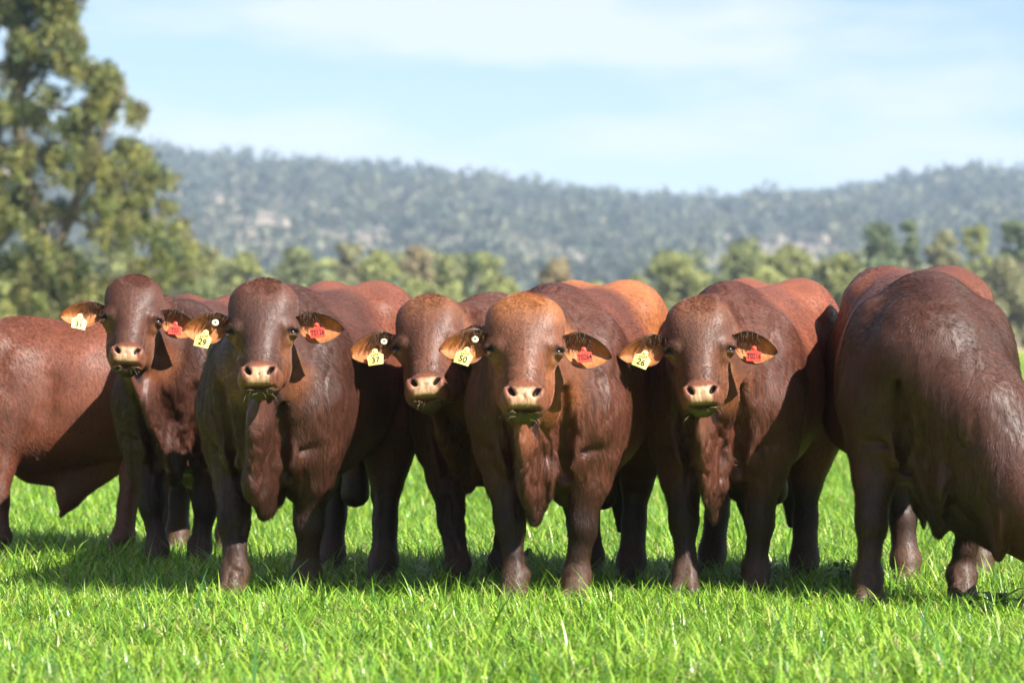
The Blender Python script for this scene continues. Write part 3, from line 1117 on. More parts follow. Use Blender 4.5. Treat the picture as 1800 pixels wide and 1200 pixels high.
    hcn = lambda p, q_, ra, rb, k=0.03, op='add': fld.cone(Hh(*p), Hh(*q_), ra * hs, rb * hs, k * hs, op)
    fw, pw, mw = spec.get('fw', 1.0), spec.get('pw', 1.0), spec.get('mw', 1.0)
    hd_(0, 0.130, -0.105, (0.124 * fw, 0.130, 0.098), 0.04)
    hd_(0, 0.140, -0.056, (0.098 * fw, 0.130, 0.050), 0.035)
    hcn((0, 0.19, -0.090), (0, 0.39, -0.066), 0.076, 0.054, 0.04)
    hd_(0, 0.285, -0.052, (0.060, 0.150, 0.046), 0.03)
    for sd in (-1, 1):
        hd_(sd * 0.062 * fw, 0.050, -0.105, (0.056 * pw, 0.050, 0.062), 0.035)
        hd_(sd * 0.066 * fw, 0.092, -0.098, (0.068 * pw, 0.092, 0.076), 0.04)
        hd_(sd * 0.093, 0.195, -0.098, (0.044, 0.060, 0.058), 0.03)
        hd_(sd * 0.072, 0.275, -0.180, (0.040, 0.125, 0.080), 0.035)
        hd_(sd * 0.044, 0.424, -0.058, (0.044 * mw, 0.056, 0.064), 0.022)
    hcn((0, 0.28, -0.21), (0, 0.435, -0.135), 0.070, 0.031, 0.04)
    hd_(0, 0.420, -0.050, (0.074 * mw, 0.053, 0.066), 0.025)
    hd_(0, 0.402, -0.030, (0.058, 0.036, 0.042), 0.02)
    hd_(0, 0.477, -0.088, (0.042, 0.015, 0.036), 0.012)
    hd_(0, 0.010, -0.095, (0.060, 0.034, 0.050), 0.04)
    for sd in (-1, 1):
        hcn((sd * 0.128, 0.182, -0.092), (sd * 0.092, 0.200, -0.042), 0.017, 0.011, 0.03)      # brow
        hcn((sd * 0.118, 0.240, -0.058), (sd * 0.088, 0.305, -0.030), 0.016, 0.012, 0.03, 'carve')  # tear groove
        hd_(sd * 0.136, 0.208, -0.072, (0.022, 0.014, 0.030), 0.012, 'carve')
        hd_(sd * 0.128, 0.1985, -0.080, (0.021, 0.0092, 0.029), 0.006)      # upper lid
        hd_(sd * 0.127, 0.2220, -0.080, (0.018, 0.0072, 0.025), 0.006)     # lower lid
        # nostrils: slanting commas with a raised wing
        c_, s_ = math.cos(sd * 0.6), math.sin(sd * 0.6)
        MM = np.stack([HM[0] * c_ + HM[1] * s_, -HM[0] * s_ + HM[1] * c_, HM[2]])
        hd_(sd * 0.062, 0.410, -0.006, (0.016, 0.030, 0.020), 0.015)
        fld.ell(Hh(sd * 0.045, 0.408, 0.010), np.array([0.0112, 0.024, 0.032]) * hs, 0.007 * hs, 'carve', MM)
        hcn((sd * 0.052, 0.396, 0.01), (sd * 0.066, 0.382, -0.004), 0.005, 0.004, 0.006, 'carve')
    hd_(0, 0.466, -0.02, (0.078, 0.0045, 0.05), 0.007, 'carve')
    hcn((0, 0.425, 0.012), (0, 0.47, 0.008), 0.004, 0.004, 0.008, 'carve')
    # ---- surface
    V, F = fld.mesh()
    HC = ((V - poll) @ HM.T) / hs
    u, v, w_ = HC[:, 0], HC[:, 1], HC[:, 2]
    inhead = sstep(0.42, 0.30, np.linalg.norm(HC - np.array([0, 0.25, -0.06]), axis=1))
    V = relax(V, F, 0.5 * (1 - 0.92 * inhead), 5)
    N = vnormals(V, F)
    x, y, z = V[:, 0], V[:, 1], V[:, 2]
    # skin folds: long soft wrinkles on neck, dewlap and behind the elbow
    sd0 = spec['seed']
    nz1 = fbm(V * np.array([7, 16, 3.2]), sd0, 3)
    nz2 = fbm(V * np.array([11, 11, 5]), sd0 + 5, 3)
    front = sstep(0.28, 0.55, x) * sstep(0.40, 0.5, z) * (1 - inhead)
    low = sstep(0.95, 0.6, z) * sstep(0.40, 0.55, x) * sstep(0.20, 0.05, np.abs(y))
    ridged = 1 - np.abs(nz1) * 2.4
    front = front * spec.get('fold', 1.0)
    V = V + N * ((nz1 * 0.010 * front) + ridged * 0.008 * front - np.clip(0.16 - np.abs(nz1), 0, 1) * 0.07 * front - np.clip(0.14 - np.abs(nz2), 0, 1) * 0.10 * low + nz2 * 0.014 * low + fbm(V * 4.0, sd0 + 9, 2) * 0.010 * (1 - inhead) * sstep(0.45, 0.7, z))[:, None]
    # long fibres / muscle relief on the barrel
    # ---- coat colours
    c_body, c_neck, c_rump, c_leg = (np.array(spec[k]) for k in ('body', 'neck', 'rump', 'leg'))
    nzc = fbm(V * 3.0, sd0 + 20, 3)
    t_neck = sstep(0.12, 0.36, x + 0.10 * nzc)[:, None]
    col = c_body + (c_neck - c_body) * t_neck
    t_r = sstep(-0.05, -0.40, x + 0.15 * nzc)[:, None] * sstep(0.65, 0.95, z)[:, None]
    col = col + (c_rump - col) * t_r
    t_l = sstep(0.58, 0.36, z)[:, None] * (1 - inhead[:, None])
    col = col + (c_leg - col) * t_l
    # dusty pasterns
    t_d = sstep(0.26, 0.12, z + 0.05 * nzc)[:, None] * 0.55
    col = col + (np.array([0.085, 0.048, 0.031]) - col) * t_d
    hoof = sstep(0.055, 0.04, z)[:, None]
    col = col + (np.array([0.03, 0.026, 0.022]) - col) * hoof
    col = col * (1 + 0.30 * fbm(V * np.array([5, 5, 9]), sd0 + 66, 3))[:, None]
    # head
    c_face, c_fore = np.array(spec['face']), np.array(spec['fore'])
    hcol = c_face + (c_fore - c_face) * (sstep(0.16, 0.02, v) * 0.9)[:, None]
    cheek = sstep(0.055, 0.10, np.abs(u)) * sstep(0.22, 0.27, v) * sstep(0.42, 0.36, v)
    hcol = hcol + (np.array(spec['cheek']) - hcol) * (0.6 * cheek)[:, None]
    under = sstep(0.03, 0.0, np.abs(np.abs(u) - 0.115)) * sstep(0.215, 0.225, v) * sstep(0.275, 0.235, v)
    hcol = hcol + (np.array([0.26, 0.13, 0.06]) - hcol) * (0.5 * under)[:, None]
    ring = sstep(0.352, 0.385, v + 0.3 * u * u)[:, None] * sstep(-0.20, -0.09, w_)[:, None]
    hcol = hcol + (np.array([0.165, 0.062, 0.036]) - hcol) * 0.85 * ring
    padn = np.clip(fbm(HC * 60, sd0 + 31, 2) * 2, -1, 1)
    pad = sstep(0.390, 0.408, v + 0.15 * np.abs(u)) * sstep(0.468, 0.455, v) * sstep(0.056, 0.036, np.abs(u) + 0.010 * padn) * sstep(-0.04, -0.01, w_)
    hcol = hcol + (np.array([0.50, 0.315, 0.20]) - hcol) * (pad * (0.8 + 0.2 * padn))[:, None]
    lowlip = sstep(0.468, 0.474, v) * sstep(-0.2, -0.12, w_)
    hcol = hcol + (np.array([0.055, 0.030, 0.020]) - hcol) * (0.85 * lowlip)[:, None]
    gr = spec.get('green', 0.15)
    chin = sstep(0.452, 0.470, v) * sstep(-0.17, -0.11, w_) * sstep(0.07, 0.04, np.abs(u))
    hcol = hcol + (np.array([0.085, 0.075, 0.022]) - hcol) * (gr * chin)[:, None]
    nos = sstep(1.25, 0.95, np.sqrt(((np.abs(u) - 0.045) / 0.0150) ** 2 + ((v - 0.408) / 0.027) ** 2)) * sstep(0.004, -0.004, w_ - 0.0)
    hcol = hcol + (np.array([0.02, 0.010, 0.008]) - hcol) * nos[:, None]
    rimd = sstep(1.5, 0.9, np.sqrt(((v - 0.209) / 0.011) ** 2 + ((w_ + 0.072) / 0.030) ** 2)) * sstep(0.10, 0.11, np.abs(u))
    hcol = hcol + (np.array([0.010, 0.006, 0.005]) - hcol) * (0.92 * rimd)[:, None]
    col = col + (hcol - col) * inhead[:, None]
    col = col * np.array([1.06, 1.0, 0.92])
    bst = spec.get('boost', 1.27)
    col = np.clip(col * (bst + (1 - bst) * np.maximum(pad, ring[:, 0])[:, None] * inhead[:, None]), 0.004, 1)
    # ---- to world-relative
    Vw = (V * S) @ B
    root = empty('bull', tuple(base))
    tag(root, spec['label'], 'bull', 'red-brown bulls standing in the pasture')
    mesh_obj('body', Vw, F, [M_COAT], root, colors=col)

    def toW(p):
        return (np.asarray(p) * S) @ B
    coat_hair(root, V, F, col, inhead, HM, u, v, w_, S, B, spec)
    # ---- eyes
    for sd in (-1, 1):
        ev, ef = uv_sphere(0.0175 * hs * S, 12, 8)
        ce = toW(Hh(sd * 0.1195, 0.209, -0.080))
        mesh_obj('eye', ev + ce, ef, [M_EYE], root)
    # ---- ears
    for sd in (-1, 1):
        e = spec['ears'][0 if sd < 0 else 1]
        make_ear(root, sd, e, lambda uu, vv, ww: toW(Hh(uu, vv, ww)), spec)
    # ---- whiskers
    rg = np.random.default_rng(sd0 + 77)
    paths = []
    for i in range(16):
        s2 = rg.choice([-1, 1])
        vv = rg.uniform(0.40, 0.49)
        uu = s2 * rg.uniform(0.0, 0.06)
        ww = -0.035 - 0.5 * abs(uu)
        p0 = Hh(uu, vv, ww - 0.01)
        dirv = HM[0] * s2 * rg.uniform(0.2, 1.0) + HM[1] * rg.uniform(0.1, 0.9) + HM[2] * rg.uniform(0.2, 0.7)
        dirv /= np.linalg.norm(dirv)
        Ln = rg.uniform(0.018, 0.055) * hs
        p1 = p0 + dirv * Ln * 0.6
        p2 = p0 + dirv * Ln + HM[1] * 0.3 * Ln
        paths.append((np.array([toW(p0), toW(p1), toW(p2)]), [0.0008, 0.0006, 0.0002]))
    tv, tf = tube_mesh(paths, 3)
    wk = mesh_obj('whiskers', tv, tf, [M_WHISK], root)
    wk['kind'] = 'stuff'
    return root


def hair_material():
    m, n, b, out = new_mat('coat_hair')
    at_ = node(n, 'ShaderNodeAttribute', attribute_name='tint')
    n.links.new(at_.outputs['Color'], b.inputs['Base Color'])
    b.inputs['Roughness'].default_value = 0.40
    b.inputs['Specular IOR Level'].default_value = 0.5
    return m


M_HAIR = hair_material()


def coat_hair(root, V, F, col, inhead, HM, u, v, w_, S, B, spec, count=HAIRS):
    rg = np.random.default_rng(spec['seed'] + 900)
    N = vnormals(V, F)
    P4 = V[F]
    area = 0.5 * np.linalg.norm(np.cross(P4[:, 2] - P4[:, 0], P4[:, 3] - P4[:, 1]), axis=1)
    Nw = N[F[:, 0]] @ B
    cen = (P4.mean(1) * S) @ B + np.array(root.location)
    tocam = np.array([0, -CAM_D, CAM_H]) - cen
    tocam /= np.linalg.norm(tocam, axis=1)[:, None]
    facing = (Nw * tocam).sum(1)
    ih = inhead[F[:, 0]]
    muzz = sstep(0.345, 0.375, v[F[:, 0]]) * ih
    nkf = sstep(0.15, 0.45, P4[:, 0, 0])
    wgt = area * np.where(facing > -0.35, 1.0, 0.12) * (1 + 1.4 * ih) * (0.45 + 0.55 * nkf) * (1 + 1.3 * sstep(0.5, 0.3, P4[:, 0, 2])) * (1 - 0.97 * muzz) * sstep(0.02, 0.07, P4[:, 0, 2])
    pick = rg.choice(len(F), size=count, p=wgt / wgt.sum())
    a, b = rg.random((count, 1)), rg.random((count, 1))
    q = P4[pick]
    p0 = (q[:, 0] * (1 - a) + q[:, 1] * a) * (1 - b) + (q[:, 3] * (1 - a) + q[:, 2] * a) * b
    vi = F[pick, 0]
    n_ = N[vi]
    i_h = inhead[vi]
    x, z = p0[:, 0], p0[:, 2]
    neck = sstep(0.15, 0.45, x) * (1 - i_h)
    # lie of the coat: back and down over the body, down the legs, up and out from the face
    flow = np.tile(np.array([-0.65, 0, -0.75]), (count, 1))
    face = -HM[1][None] * np.sign(0.30 - v[vi])[:, None] * 0.7 + HM[0][None] * np.sign(u[vi])[:, None] * 0.6
    flow = flow * (1 - i_h[:, None]) + face * i_h[:, None]
    pl_ = (i_h * sstep(0.10, 0.02, v[vi]) * sstep(0.10, 0.03, np.abs(u[vi])))[:, None]
    flow = flow * (1 - pl_) + (HM[1][None] * 0.8 + HM[0][None] * np.sign(rg.random((count, 1)) - 0.4) * 0.4) * pl_
    sw = np.stack([fbm(p0 * 9, spec['seed'] + k, 2) for k in (41, 42, 43)], -1)
    flow = flow + sw * (0.35 + 0.45 * neck[:, None]) + rg.normal(scale=0.10, size=(count, 3))
    flow -= n_ * (flow * n_).sum(1)[:, None]
    flow /= np.linalg.norm(flow, axis=1)[:, None] + 1e-6
    ln = (0.017 + 0.007 * neck - 0.006 * i_h) * sstep(-0.5, 0.5, z) * rg.uniform(0.6, 1.35, count)
    poll_ = i_h * sstep(0.09, 0.0, v[vi]) * sstep(0.08, 0.03, np.abs(u[vi]))
    ln = ln * (1 + 1.0 * poll_)
    ln = ln[:, None]
    p1 = p0 + flow * ln * 0.5 + n_ * ln * 0.11
    p2 = p0 + flow * ln + n_ * ln * (0.10 + 0.12 * rg.random((count, 1)) + 0.15 * poll_[:, None])
    pts = np.stack([p0 - n_ * 0.001, p1, p2], 1).reshape(-1, 3)
    pts = ((pts * S) @ B).astype(np.float32)
    hc = bpy.data.hair_curves.new('coat_hair')
    hc.add_curves([3] * count)
    hc.attributes['position'].data.foreach_set('vector', pts.ravel()) if 'position' in hc.attributes else hc.points.foreach_set('position', pts.ravel())
    ra = hc.attributes.get('radius') or hc.attributes.new('radius', 'FLOAT', 'POINT')
    rr = np.tile(np.array([0.00042, 0.00038, 0.00012], np.float32), count)
    ra.data.foreach_set('value', rr)
    tc_ = np.ones((count, 4), np.float32)
    tc_[:, :3] = col[vi] * (rg.uniform(0.65, 1.5, (count, 1)) + 0.25 * poll_[:, None])
    ca = hc.attributes.new('tint', 'FLOAT_COLOR', 'CURVE')
    ca.data.foreach_set('color', tc_.ravel())
    hc.materials.append(M_HAIR)
    o = bpy.data.objects.new('coat_hair', hc)
    COL.objects.link(o)
    o.parent = root
    o['kind'] = 'stuff'


def spec_xy(p):
    q = at(p[0], 600, p[1])
    return q[0], q[1]


def uv_sphere(r, nu, nv):
    V, F = [], []
    for i in range(nv + 1):
        th = math.pi * i / nv
        for j in range(nu):
            ph = 2 * math.pi * j / nu
            V.append((r * math.sin(th) * math.cos(ph), r * math.sin(th) * math.sin(ph), r * math.cos(th)))
    for i in range(nv):
        for j in range(nu):
            j2 = (j + 1) % nu
            F.append((i * nu + j, i * nu + j2, (i + 1) * nu + j2, (i + 1) * nu + j))
    return np.array(V), np.array(F)


def text_mesh(txt, size, name='lettering'):
    cu = bpy.data.curves.new('lettering_curve', 'FONT')
    cu.body = txt
    cu.size = size
    cu.align_x = 'CENTER'
    cu.align_y = 'CENTER'
    cu.offset = size * 0.022
    to = bpy.data.objects.new('lettering_source', cu)
    me = bpy.data.meshes.new_from_object(to)
    bpy.data.objects.remove(to)
    me.name = name
    return me


def frame_matrix(o, xa, ya, za):
    M = Matrix.Identity(4)
    for i in range(3):
        M[i][0], M[i][1], M[i][2], M[i][3] = xa[i], ya[i], za[i], o[i]
    return M


TAG_Y = [(-0.036, -0.052), (0.036, -0.052), (0.040, 0.0), (0.016, 0.016), (0.012, 0.034), (0.0, 0.040), (-0.012, 0.034), (-0.016, 0.016), (-0.040, 0.0)]
TAG_R = [(-0.036, -0.042), (0.036, -0.042), (0.036, 0.006), (0.015, 0.012), (0.010, 0.034), (0.0, 0.040), (-0.010, 0.034), (-0.015, 0.012), (-0.036, 0.006)]


def make_tag(root, mat, outline, lines, o, xa, ya, za, scale=1.0):
    n = len(outline)
    v = [(x * scale, y * scale, 0.0) for x, y in outline] + [(x * scale, y * scale, 0.0035) for x, y in outline]
    # a slightly domed plate with a pin boss
    f = [tuple(reversed(range(n))), tuple(range(n, 2 * n))] + [(i, (i + 1) % n, (i + 1) % n + n, i + n) for i in range(n)]
    m = 10
    b0 = len(v)
    for zz, rr in ((0.0035, 0.009), (0.0075, 0.008), (0.0085, 0.004)):
        for j in range(m):
            v.append((rr * scale * math.cos(2 * math.pi * j / m), (0.026 + 0) * scale + rr * scale * math.sin(2 * math.pi * j / m), zz))
    for k in range(2):
        for j in range(m):
            j2 = (j + 1) % m
            f.append((b0 + k * m + j, b0 + k * m + j2, b0 + (k + 1) * m + j2, b0 + (k + 1) * m + j))
    f.append(tuple(b0 + 2 * m + j for j in range(m)))
    t = mesh_obj('ear_tag', v, f, [mat], root, smooth=False)
    t.matrix_local = frame_matrix(o, xa, ya, za)
    for txt, size, dy, sx in lines:
        me = text_mesh(txt, size * scale)
        me.materials.append(M_INK)
        lt = bpy.data.objects.new('lettering', me)
        COL.objects.link(lt)
        lt.parent = t
        lt.location = (0, dy * scale, 0.0042)
        lt.scale = (sx, 1, 1)
    return t


def make_ear(root, sd, e, HW, spec):
    """cupped leaf-shaped ear; (length, half width, droop, sweep back, facing turn)"""
    Lh, Wd, droop, back = e.get('len', 0.208), e.get('w', 0.063), e.get('droop', 0.10), e.get('back', -0.12 if sd < 0 else 0.02)
    cup = e.get('cup', 0.058)
    base = np.array(e.get('base', (sd * 0.118, 0.155, -0.10)))
    ax = np.array([sd * math.cos(droop), math.sin(droop), -math.sin(back)])
    ax /= np.linalg.norm(ax)
    wn = np.array([0, 0.12, 1.0])            # hollow side looks forward, a little down
    wn = wn - ax * (wn @ ax)
    wn /= np.linalg.norm(wn)
    wv_ = np.cross(wn, ax) * sd               # across the ear: + is down the face
    if wv_[1] < 0:
        wv_ = -wv_
    nu, nv = 18, 13
    V, C = [], []
    inner, outer = [], []
    ci, co, cd = np.array([0.38, 0.14, 0.045]), np.array(spec['neck']), np.array([0.030, 0.014, 0.009])
    for i in range(nu + 1):
        t = i / nu
        # half widths above and below the mid line
        prof = (math.sin(math.pi * min(1, 0.13 + 0.87 * t) ** 1.05) ** 0.72) if t < 1 else 0.0
        prof = max(prof, 0.0)
        root_pinch = 0.50 + 0.50 * sstep(0.0, 0.38, t)
        up_w = Wd * prof * root_pinch * 0.95
        dn_w = Wd * prof * root_pinch * 1.10
        for j in range(nv):
            s_ = -1 + 2 * j / (nv - 1)
            across = s_ * (dn_w if s_ > 0 else up_w)
            depth = cup * (s_ * s_) * (0.35 + 0.65 * prof) * (1.25 if s_ < 0 else 0.8) * (1 - 0.25 * t)
            p = base + ax * (t * Lh) + wv_ * (across + 0.018 * math.sin(t * math.pi)) + wn * (depth - cup * 0.45)
            p = p + wv_ * 0.02 * t * t
            inner.append(p)
            outer.append(p - wn * (0.007 + 0.004 * (1 - t)) * (1 - 0.6 * abs(s_)))
            rim = sstep(0.78, 0.98, abs(s_))
            rim = max(rim, sstep(0.90, 1.0, t))
            dark = sstep(0.15, -0.55, s_) * sstep(0.88, 0.45, t)
            dark = max(dark, sstep(0.28, 0.10, t))
            c = ci + (np.array(spec['neck']) * 1.2 - ci) * rim
            c = c + (cd - c) * 0.62 * dark
            C.append(c)
    C2 = [np.array(spec['neck']) * 0.9 for _ in outer]
    V = inner + outer
    n0 = len(inner)
    F = []
    for i in range(nu):
        for j in range(nv - 1):
            a, b = i * nv + j, i * nv + j + 1
            c, d = (i + 1) * nv + j + 1, (i + 1) * nv + j
            F.append((a, b, c, d))
            F.append((n0 + a, n0 + d, n0 + c, n0 + b))
    for i in range(nu):
        for j in (0, nv - 1):
            a, d = i * nv + j, (i + 1) * nv + j
            F.append((a, d, n0 + d, n0 + a) if j == 0 else (a, n0 + a, n0 + d, d))
    Vw = np.array([HW(*p) for p in V])
    ear = mesh_obj('ear', Vw, np.array(F), [M_EAR], root, colors=np.array(C + C2))
    # dark hair hanging from the upper rim into the cup
    rg = np.random.default_rng(spec['seed'] + (5 if sd > 0 else 6))
    paths = []
    for k in range(45):
        t = rg.uniform(0.06, 0.62)
        i = int(t * nu)
        j = rg.integers(0, 4)
        p0 = inner[i * nv + j] + wn * 0.002
        ln = rg.uniform(0.02, 0.05) * (1 - 0.4 * t)
        dv = wv_ * rg.uniform(0.6, 1.0) + ax * rg.uniform(-0.1, 0.7) + wn * rg.uniform(0.15, 0.5)
        dv /= np.linalg.norm(dv)
        p1 = p0 + dv * ln * 0.55
        p2 = p0 + dv * ln + wv_ * ln * 0.25 - wn * ln * 0.15
        paths.append((np.array([HW(*p0), HW(*p1), HW(*p2)]), [0.0013, 0.0010, 0.0003]))
    tv, tf = tube_mesh(paths, 3)
    eh = mesh_obj('ear_hair', tv, tf, [M_DARKHAIR], ear)
    eh['kind'] = 'stuff'
    # tags pinned through the ear
    tg = e.get('tag')
    o0 = HW(0, 0, 0)
    hu, hv, hw_ = ((HW(*k) - o0) for k in ((1, 0, 0), (0, 1, 0), (0, 0, 1)))
    hu, hv, hw_ = (k / np.linalg.norm(k) for k in (hu, hv, hw_))
    if tg:
        kind, lines, tt, ss, rot, turn = tg
        p = base + ax * (tt * Lh) + wv_ * (ss + (0.50 if kind == 'y' else 0.28)) * Wd + wn * 0.030
        za = hw_ * math.cos(turn) + hu * math.sin(turn)
        za = za / np.linalg.norm(za)
        xa = np.cross(-hv, za); xa /= np.linalg.norm(xa)
        ya = np.cross(za, xa)
        xr = xa * math.cos(rot) + ya * math.sin(rot)
        yr = np.cross(za, xr)
        make_tag(root, M_YTAG if kind == 'y' else M_RTAG, TAG_Y if kind == 'y' else TAG_R, lines, HW(*p), xr, yr, za, e.get('tsc', 0.92 if kind == 'y' else 0.88))
    bt = e.get('button')
    if bt:
        p = base + ax * (bt[0] * Lh) + wv_ * bt[1] * Wd + wn * 0.012
        c = HW(*p)
        V, F = [], []
        m = 18
        prof = [(0.004, 0.002), (0.005, 0.006), (0.012, 0.008), (0.0155, 0.004), (0.0155, -0.002)]
        for rr, zz in prof:
            for j in range(m):
                th = 2 * math.pi * j / m
                V.append(c + hu * rr * math.cos(th) - hv * rr * math.sin(th) + hw_ * zz)
        for k in range(len(prof) - 1):
            for j in range(m):
                j2 = (j + 1) % m
                F.append((k * m + j2, k * m + j, (k + 1) * m + j, (k + 1) * m + j2))
        bo = mesh_obj('button_tag', V, F, [M_BUTTON], root)
        ev, ef = uv_sphere(0.0048, 10, 6)
        mesh_obj('pin', ev + (c + hw_ * 0.001), ef, [M_INK], bo)


# coats (linear albedo)
DK = (0.062, 0.022, 0.014)
DKN = (0.044, 0.016, 0.0105)
MD = (0.095, 0.031, 0.018)
MDN = (0.068, 0.023, 0.0145)
OR = (0.230, 0.082, 0.030)
RD = (0.130, 0.042, 0.024)
LEG = (0.026, 0.011, 0.008)  # dark leg hair, deepened further to paint in the shade on the legs


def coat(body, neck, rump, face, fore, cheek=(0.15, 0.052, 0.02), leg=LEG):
    return dict(body=body, neck=neck, rump=rump, face=face, fore=fore, cheek=cheek, leg=leg)


Y_ = lambda num, t=0.52, s=0.35, rot=0.0, turn=0.0: ('y', [('LOT', 0.021, 0.002, 1.0), (num, 0.043, -0.027, 0.95)], t, s, rot, turn)
R_ = lambda num, t=0.5, s=0.35, rot=0.0, turn=0.0: ('r', [(num, 0.040, -0.018, 0.66)], t, s, rot, turn)

BULLS = [
    dict(label='dark brown bull with yellow tag 31, first from left of those facing us', S=0.99, angle=4, seed=11, fw=0.94, mw=0.95, roll=4, wide=0.92,
         front=[(277, 18.25), (352, 18.35)], hind=[(312, 19.6), (400, 19.5)], poll=at(237, 480, 17.75), yaw=4, pitch=28, hs=1.05,
         ears=[dict(tag=Y_('31', 0.60, 0.45, -0.05, 0.2), droop=0.12, len=0.22), dict(tag=R_('T03', 0.50, 0.50, 0.0), droop=0.28, w=0.062)],
         tip=(0.64, 0, 0.50), **coat(DK, DKN, MD, DK, DK)),
    dict(label='dark brown bull with yellow tag 29 and red tag T0126 in its ears', S=1.02, angle=17, seed=12, wide=0.90, fw=1.02, mw=1.05, roll=-1,
         front=[(412, 16.15), (541, 16.35)], hind=[(582, 17.75), (674, 17.1)], poll=at(460, 488, 15.8), yaw=-2, pitch=24, hs=1.08,
         ears=[dict(tag=Y_('29', 0.58, 0.55, -0.3, -0.1), button=(0.36, 0.0), droop=0.05), dict(tag=R_('T0126', 0.50, 0.32, 0.12), droop=0.03)],
         tip=(0.65, 0.025, 0.42), dewthin=3.2, **coat(DK, DKN, RD, (0.058, 0.024, 0.018), (0.075, 0.029, 0.019))),
    dict(label='brown bull with yellow tag 37, partly hidden by the middle bull', S=1.0, angle=22, seed=13, fw=0.98, pw=0.90, mw=1.02, roll=-5, wide=0.95,
         front=[(803, 16.75), (882, 17.05)], hind=[(940, 18.6), (1030, 18.4)], poll=at(748, 513, 16.3), yaw=-9, pitch=30, hs=1.14,
         ears=[dict(tag=Y_('37', 0.50, 0.50, 0.08), button=(0.30, 0.0), droop=0.14), dict(droop=0.1)],
         tip=(0.64, 0, 0.52), **coat(MD, MDN, RD, (0.088, 0.034, 0.021), (0.14, 0.056, 0.027))),
    dict(label='middle bull with orange forehead and rump, yellow tag 50 and red tag T0264', S=1.02, angle=14, seed=14, wide=0.97, fw=1.05, pw=1.08, mw=1.0, roll=1,
         front=[(907, 15.95), (1014, 16.0)], hind=[(1040, 17.6), (1110, 17.1)], poll=at(924, 512, 15.5), yaw=0, pitch=26, hs=1.16, hump=1.1,
         ears=[dict(tag=Y_('50', 0.56, 0.45, -0.35, -0.1), button=(0.34, -0.05), droop=0.12, len=0.20), dict(tag=R_('T0264', 0.52, 0.38, 0.12), droop=0.15)],
         tip=(0.66, -0.015, 0.42), dewthin=3.6, green=0.5, **coat(MD, MDN, OR, (0.115, 0.042, 0.022), (0.22, 0.085, 0.031), cheek=(0.21, 0.068, 0.02))),
    dict(label='red-brown bull with yellow tag 26 and red tag T0216, grass in its mouth', S=1.03, angle=16, seed=15, wide=0.95, fw=1.0, pw=0.97, mw=1.04, roll=-3,
         front=[(1208, 16.35), (1329, 16.4)], hind=[(1252, 17.7), (1414, 17.2)], poll=at(1226, 522, 15.85), yaw=-5, pitch=21, hs=1.06,
         ears=[dict(tag=Y_('26', 0.58, 0.35, -0.45), droop=0.16, len=0.225), dict(tag=R_('T0216', 0.55, 0.50, -0.08), droop=0.20)],
         tip=(0.66, 0, 0.40), green=0.7, **coat(RD, MDN, (0.155, 0.050, 0.028), (0.085, 0.034, 0.021), (0.115, 0.045, 0.025))),
    dict(label='large dark bull at right, grazing with its head down out of the picture', S=1.07, fold=0.45, angle=3, seed=16, wide=1.04, neckr=1.15, shift=0.07,
         front=[(1526, 15.85), (1690, 15.95)], hind=[(1592, 17.0), (1722, 17.4)], poll=at(1880, 800, 15.35), yaw=82, pitch=24, roll=0, hs=1.12, hump=0.75, nm=(0.0, 0.0, 0.08),
         ears=[dict(droop=0.35), dict(droop=0.30)],
         tip=(0.60, 0.03, 0.37), dewr=1.35, **coat(MD, DKN, (0.10, 0.034, 0.02), DK, DK)),
    dict(label='red-brown bull seen side on at the left edge, its head out of the picture', S=0.93, angle=0, seed=17,
         fwd=(-0.985, -0.17, 0.0), front=[(-30, 19.9), (2, 19.3)], hind=[(290, 19.7), (215, 19.2)], poll=at(-210, 560, 18.6), yaw=-62, pitch=35, hs=1.0,
         ears=[dict(droop=0.15), dict(droop=0.15)],
         tip=(0.64, 0, 0.50), sheath_drop=0.22, sheath_x=0.10, **coat((0.11, 0.034, 0.018), (0.10, 0.033, 0.019), (0.11, 0.034, 0.018), DK, DK, leg=(0.085, 0.030, 0.018))),
]
for b in BULLS:
    make_bull(b)


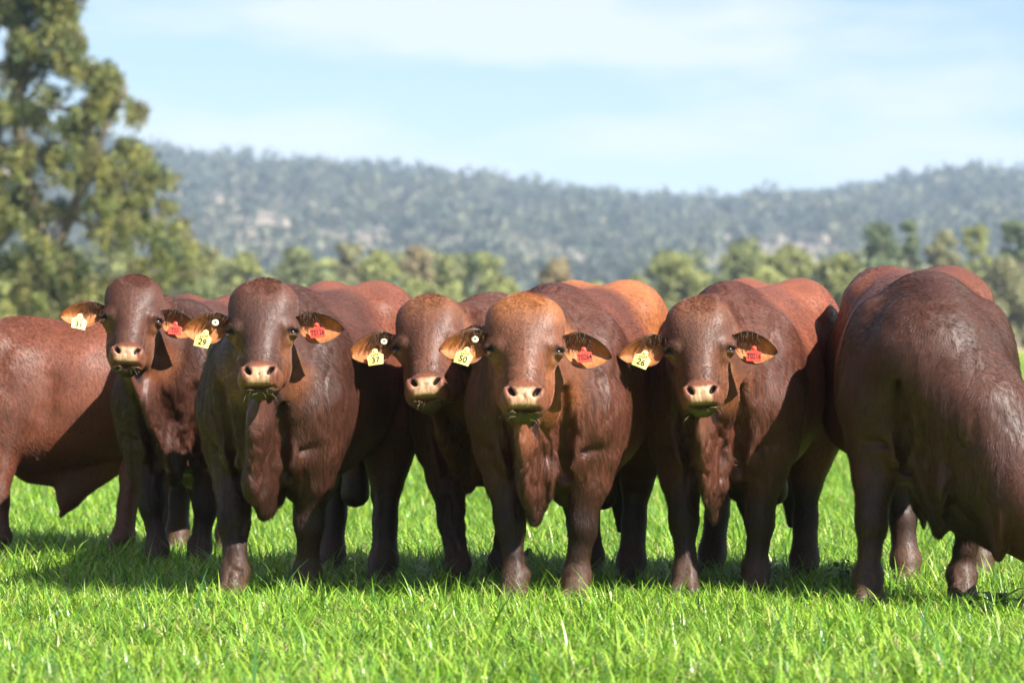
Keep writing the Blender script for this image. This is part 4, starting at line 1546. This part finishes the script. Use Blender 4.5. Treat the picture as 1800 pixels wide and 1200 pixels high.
# ------------------------------------------------------------------ weeds standing in the grass
M_WEED = leaf_material('weed_leaves', 0.5, 0.3, 0.3)


def weed(label, px, D, height, n_leaves, leaf_len, leaf_w, tone, seed, stalk=True):
    rng = np.random.default_rng(seed)
    p = at(px, 600, D)
    root = empty('weed', (p[0], p[1], 0))
    tag(root, label, 'weed', 'weeds in the pasture')
    if stalk:
        tv, tf = tube_mesh([limb((0, 0, -0.01), (0.01, 0, height), 0.0035, 0.0018, rng, 6, 0.03)], 5)
        mesh_obj('stalk', tv, tf, [M_WEED], root, colors=np.tile([tone], (len(tv), 1)))
    for i in range(n_leaves):
        t = (i + 1) / n_leaves
        az = i * 2.4 + rng.uniform(-0.3, 0.3)
        z0 = height * (0.35 + 0.65 * t) if stalk else 0.02
        L_ = leaf_len * (1.1 - 0.6 * t if stalk else rng.uniform(0.7, 1.2))
        rise = 0.7 if stalk else rng.uniform(0.5, 1.2)
        d = np.array([math.cos(az), math.sin(az), 0])
        sd = np.array([-d[1], d[0], 0])
        V, F = [], []
        for k in range(6):
            q = k / 5
            c = d * L_ * q + np.array([0, 0, z0 + rise * L_ * q - 0.9 * L_ * q * q])
            wv = leaf_w * math.sin(math.pi * (0.08 + 0.9 * q)) * (1 + (0.25 if k % 2 else -0.15) * (not stalk))
            V += [c - sd * wv, c - np.array([0, 0, 0.15 * wv]), c + sd * wv]
        for k in range(5):
            for m in range(2):
                a0 = 3 * k + m
                F.append((a0, a0 + 1, a0 + 4, a0 + 3))
        mesh_obj('leaf', V, np.array(F), [M_WEED], root, colors=np.tile([np.array(tone) * rng.uniform(0.8, 1.2)], (len(V), 1)))


weed('small pale seed-headed weed standing between the second and third bulls', 620, 15.95, 0.21, 14, 0.035, 0.007, (0.42, 0.44, 0.14), 801)
weed('dark broad-leaved weed left of the front leg of the grazing bull', 1478, 16.6, 0.15, 9, 0.10, 0.022, (0.08, 0.15, 0.05), 802)
weed('dark green rosette weed near the muzzle of the grazing bull', 1752, 15.6, 0.1, 11, 0.20, 0.022, (0.09, 0.20, 0.04), 803, stalk=False)
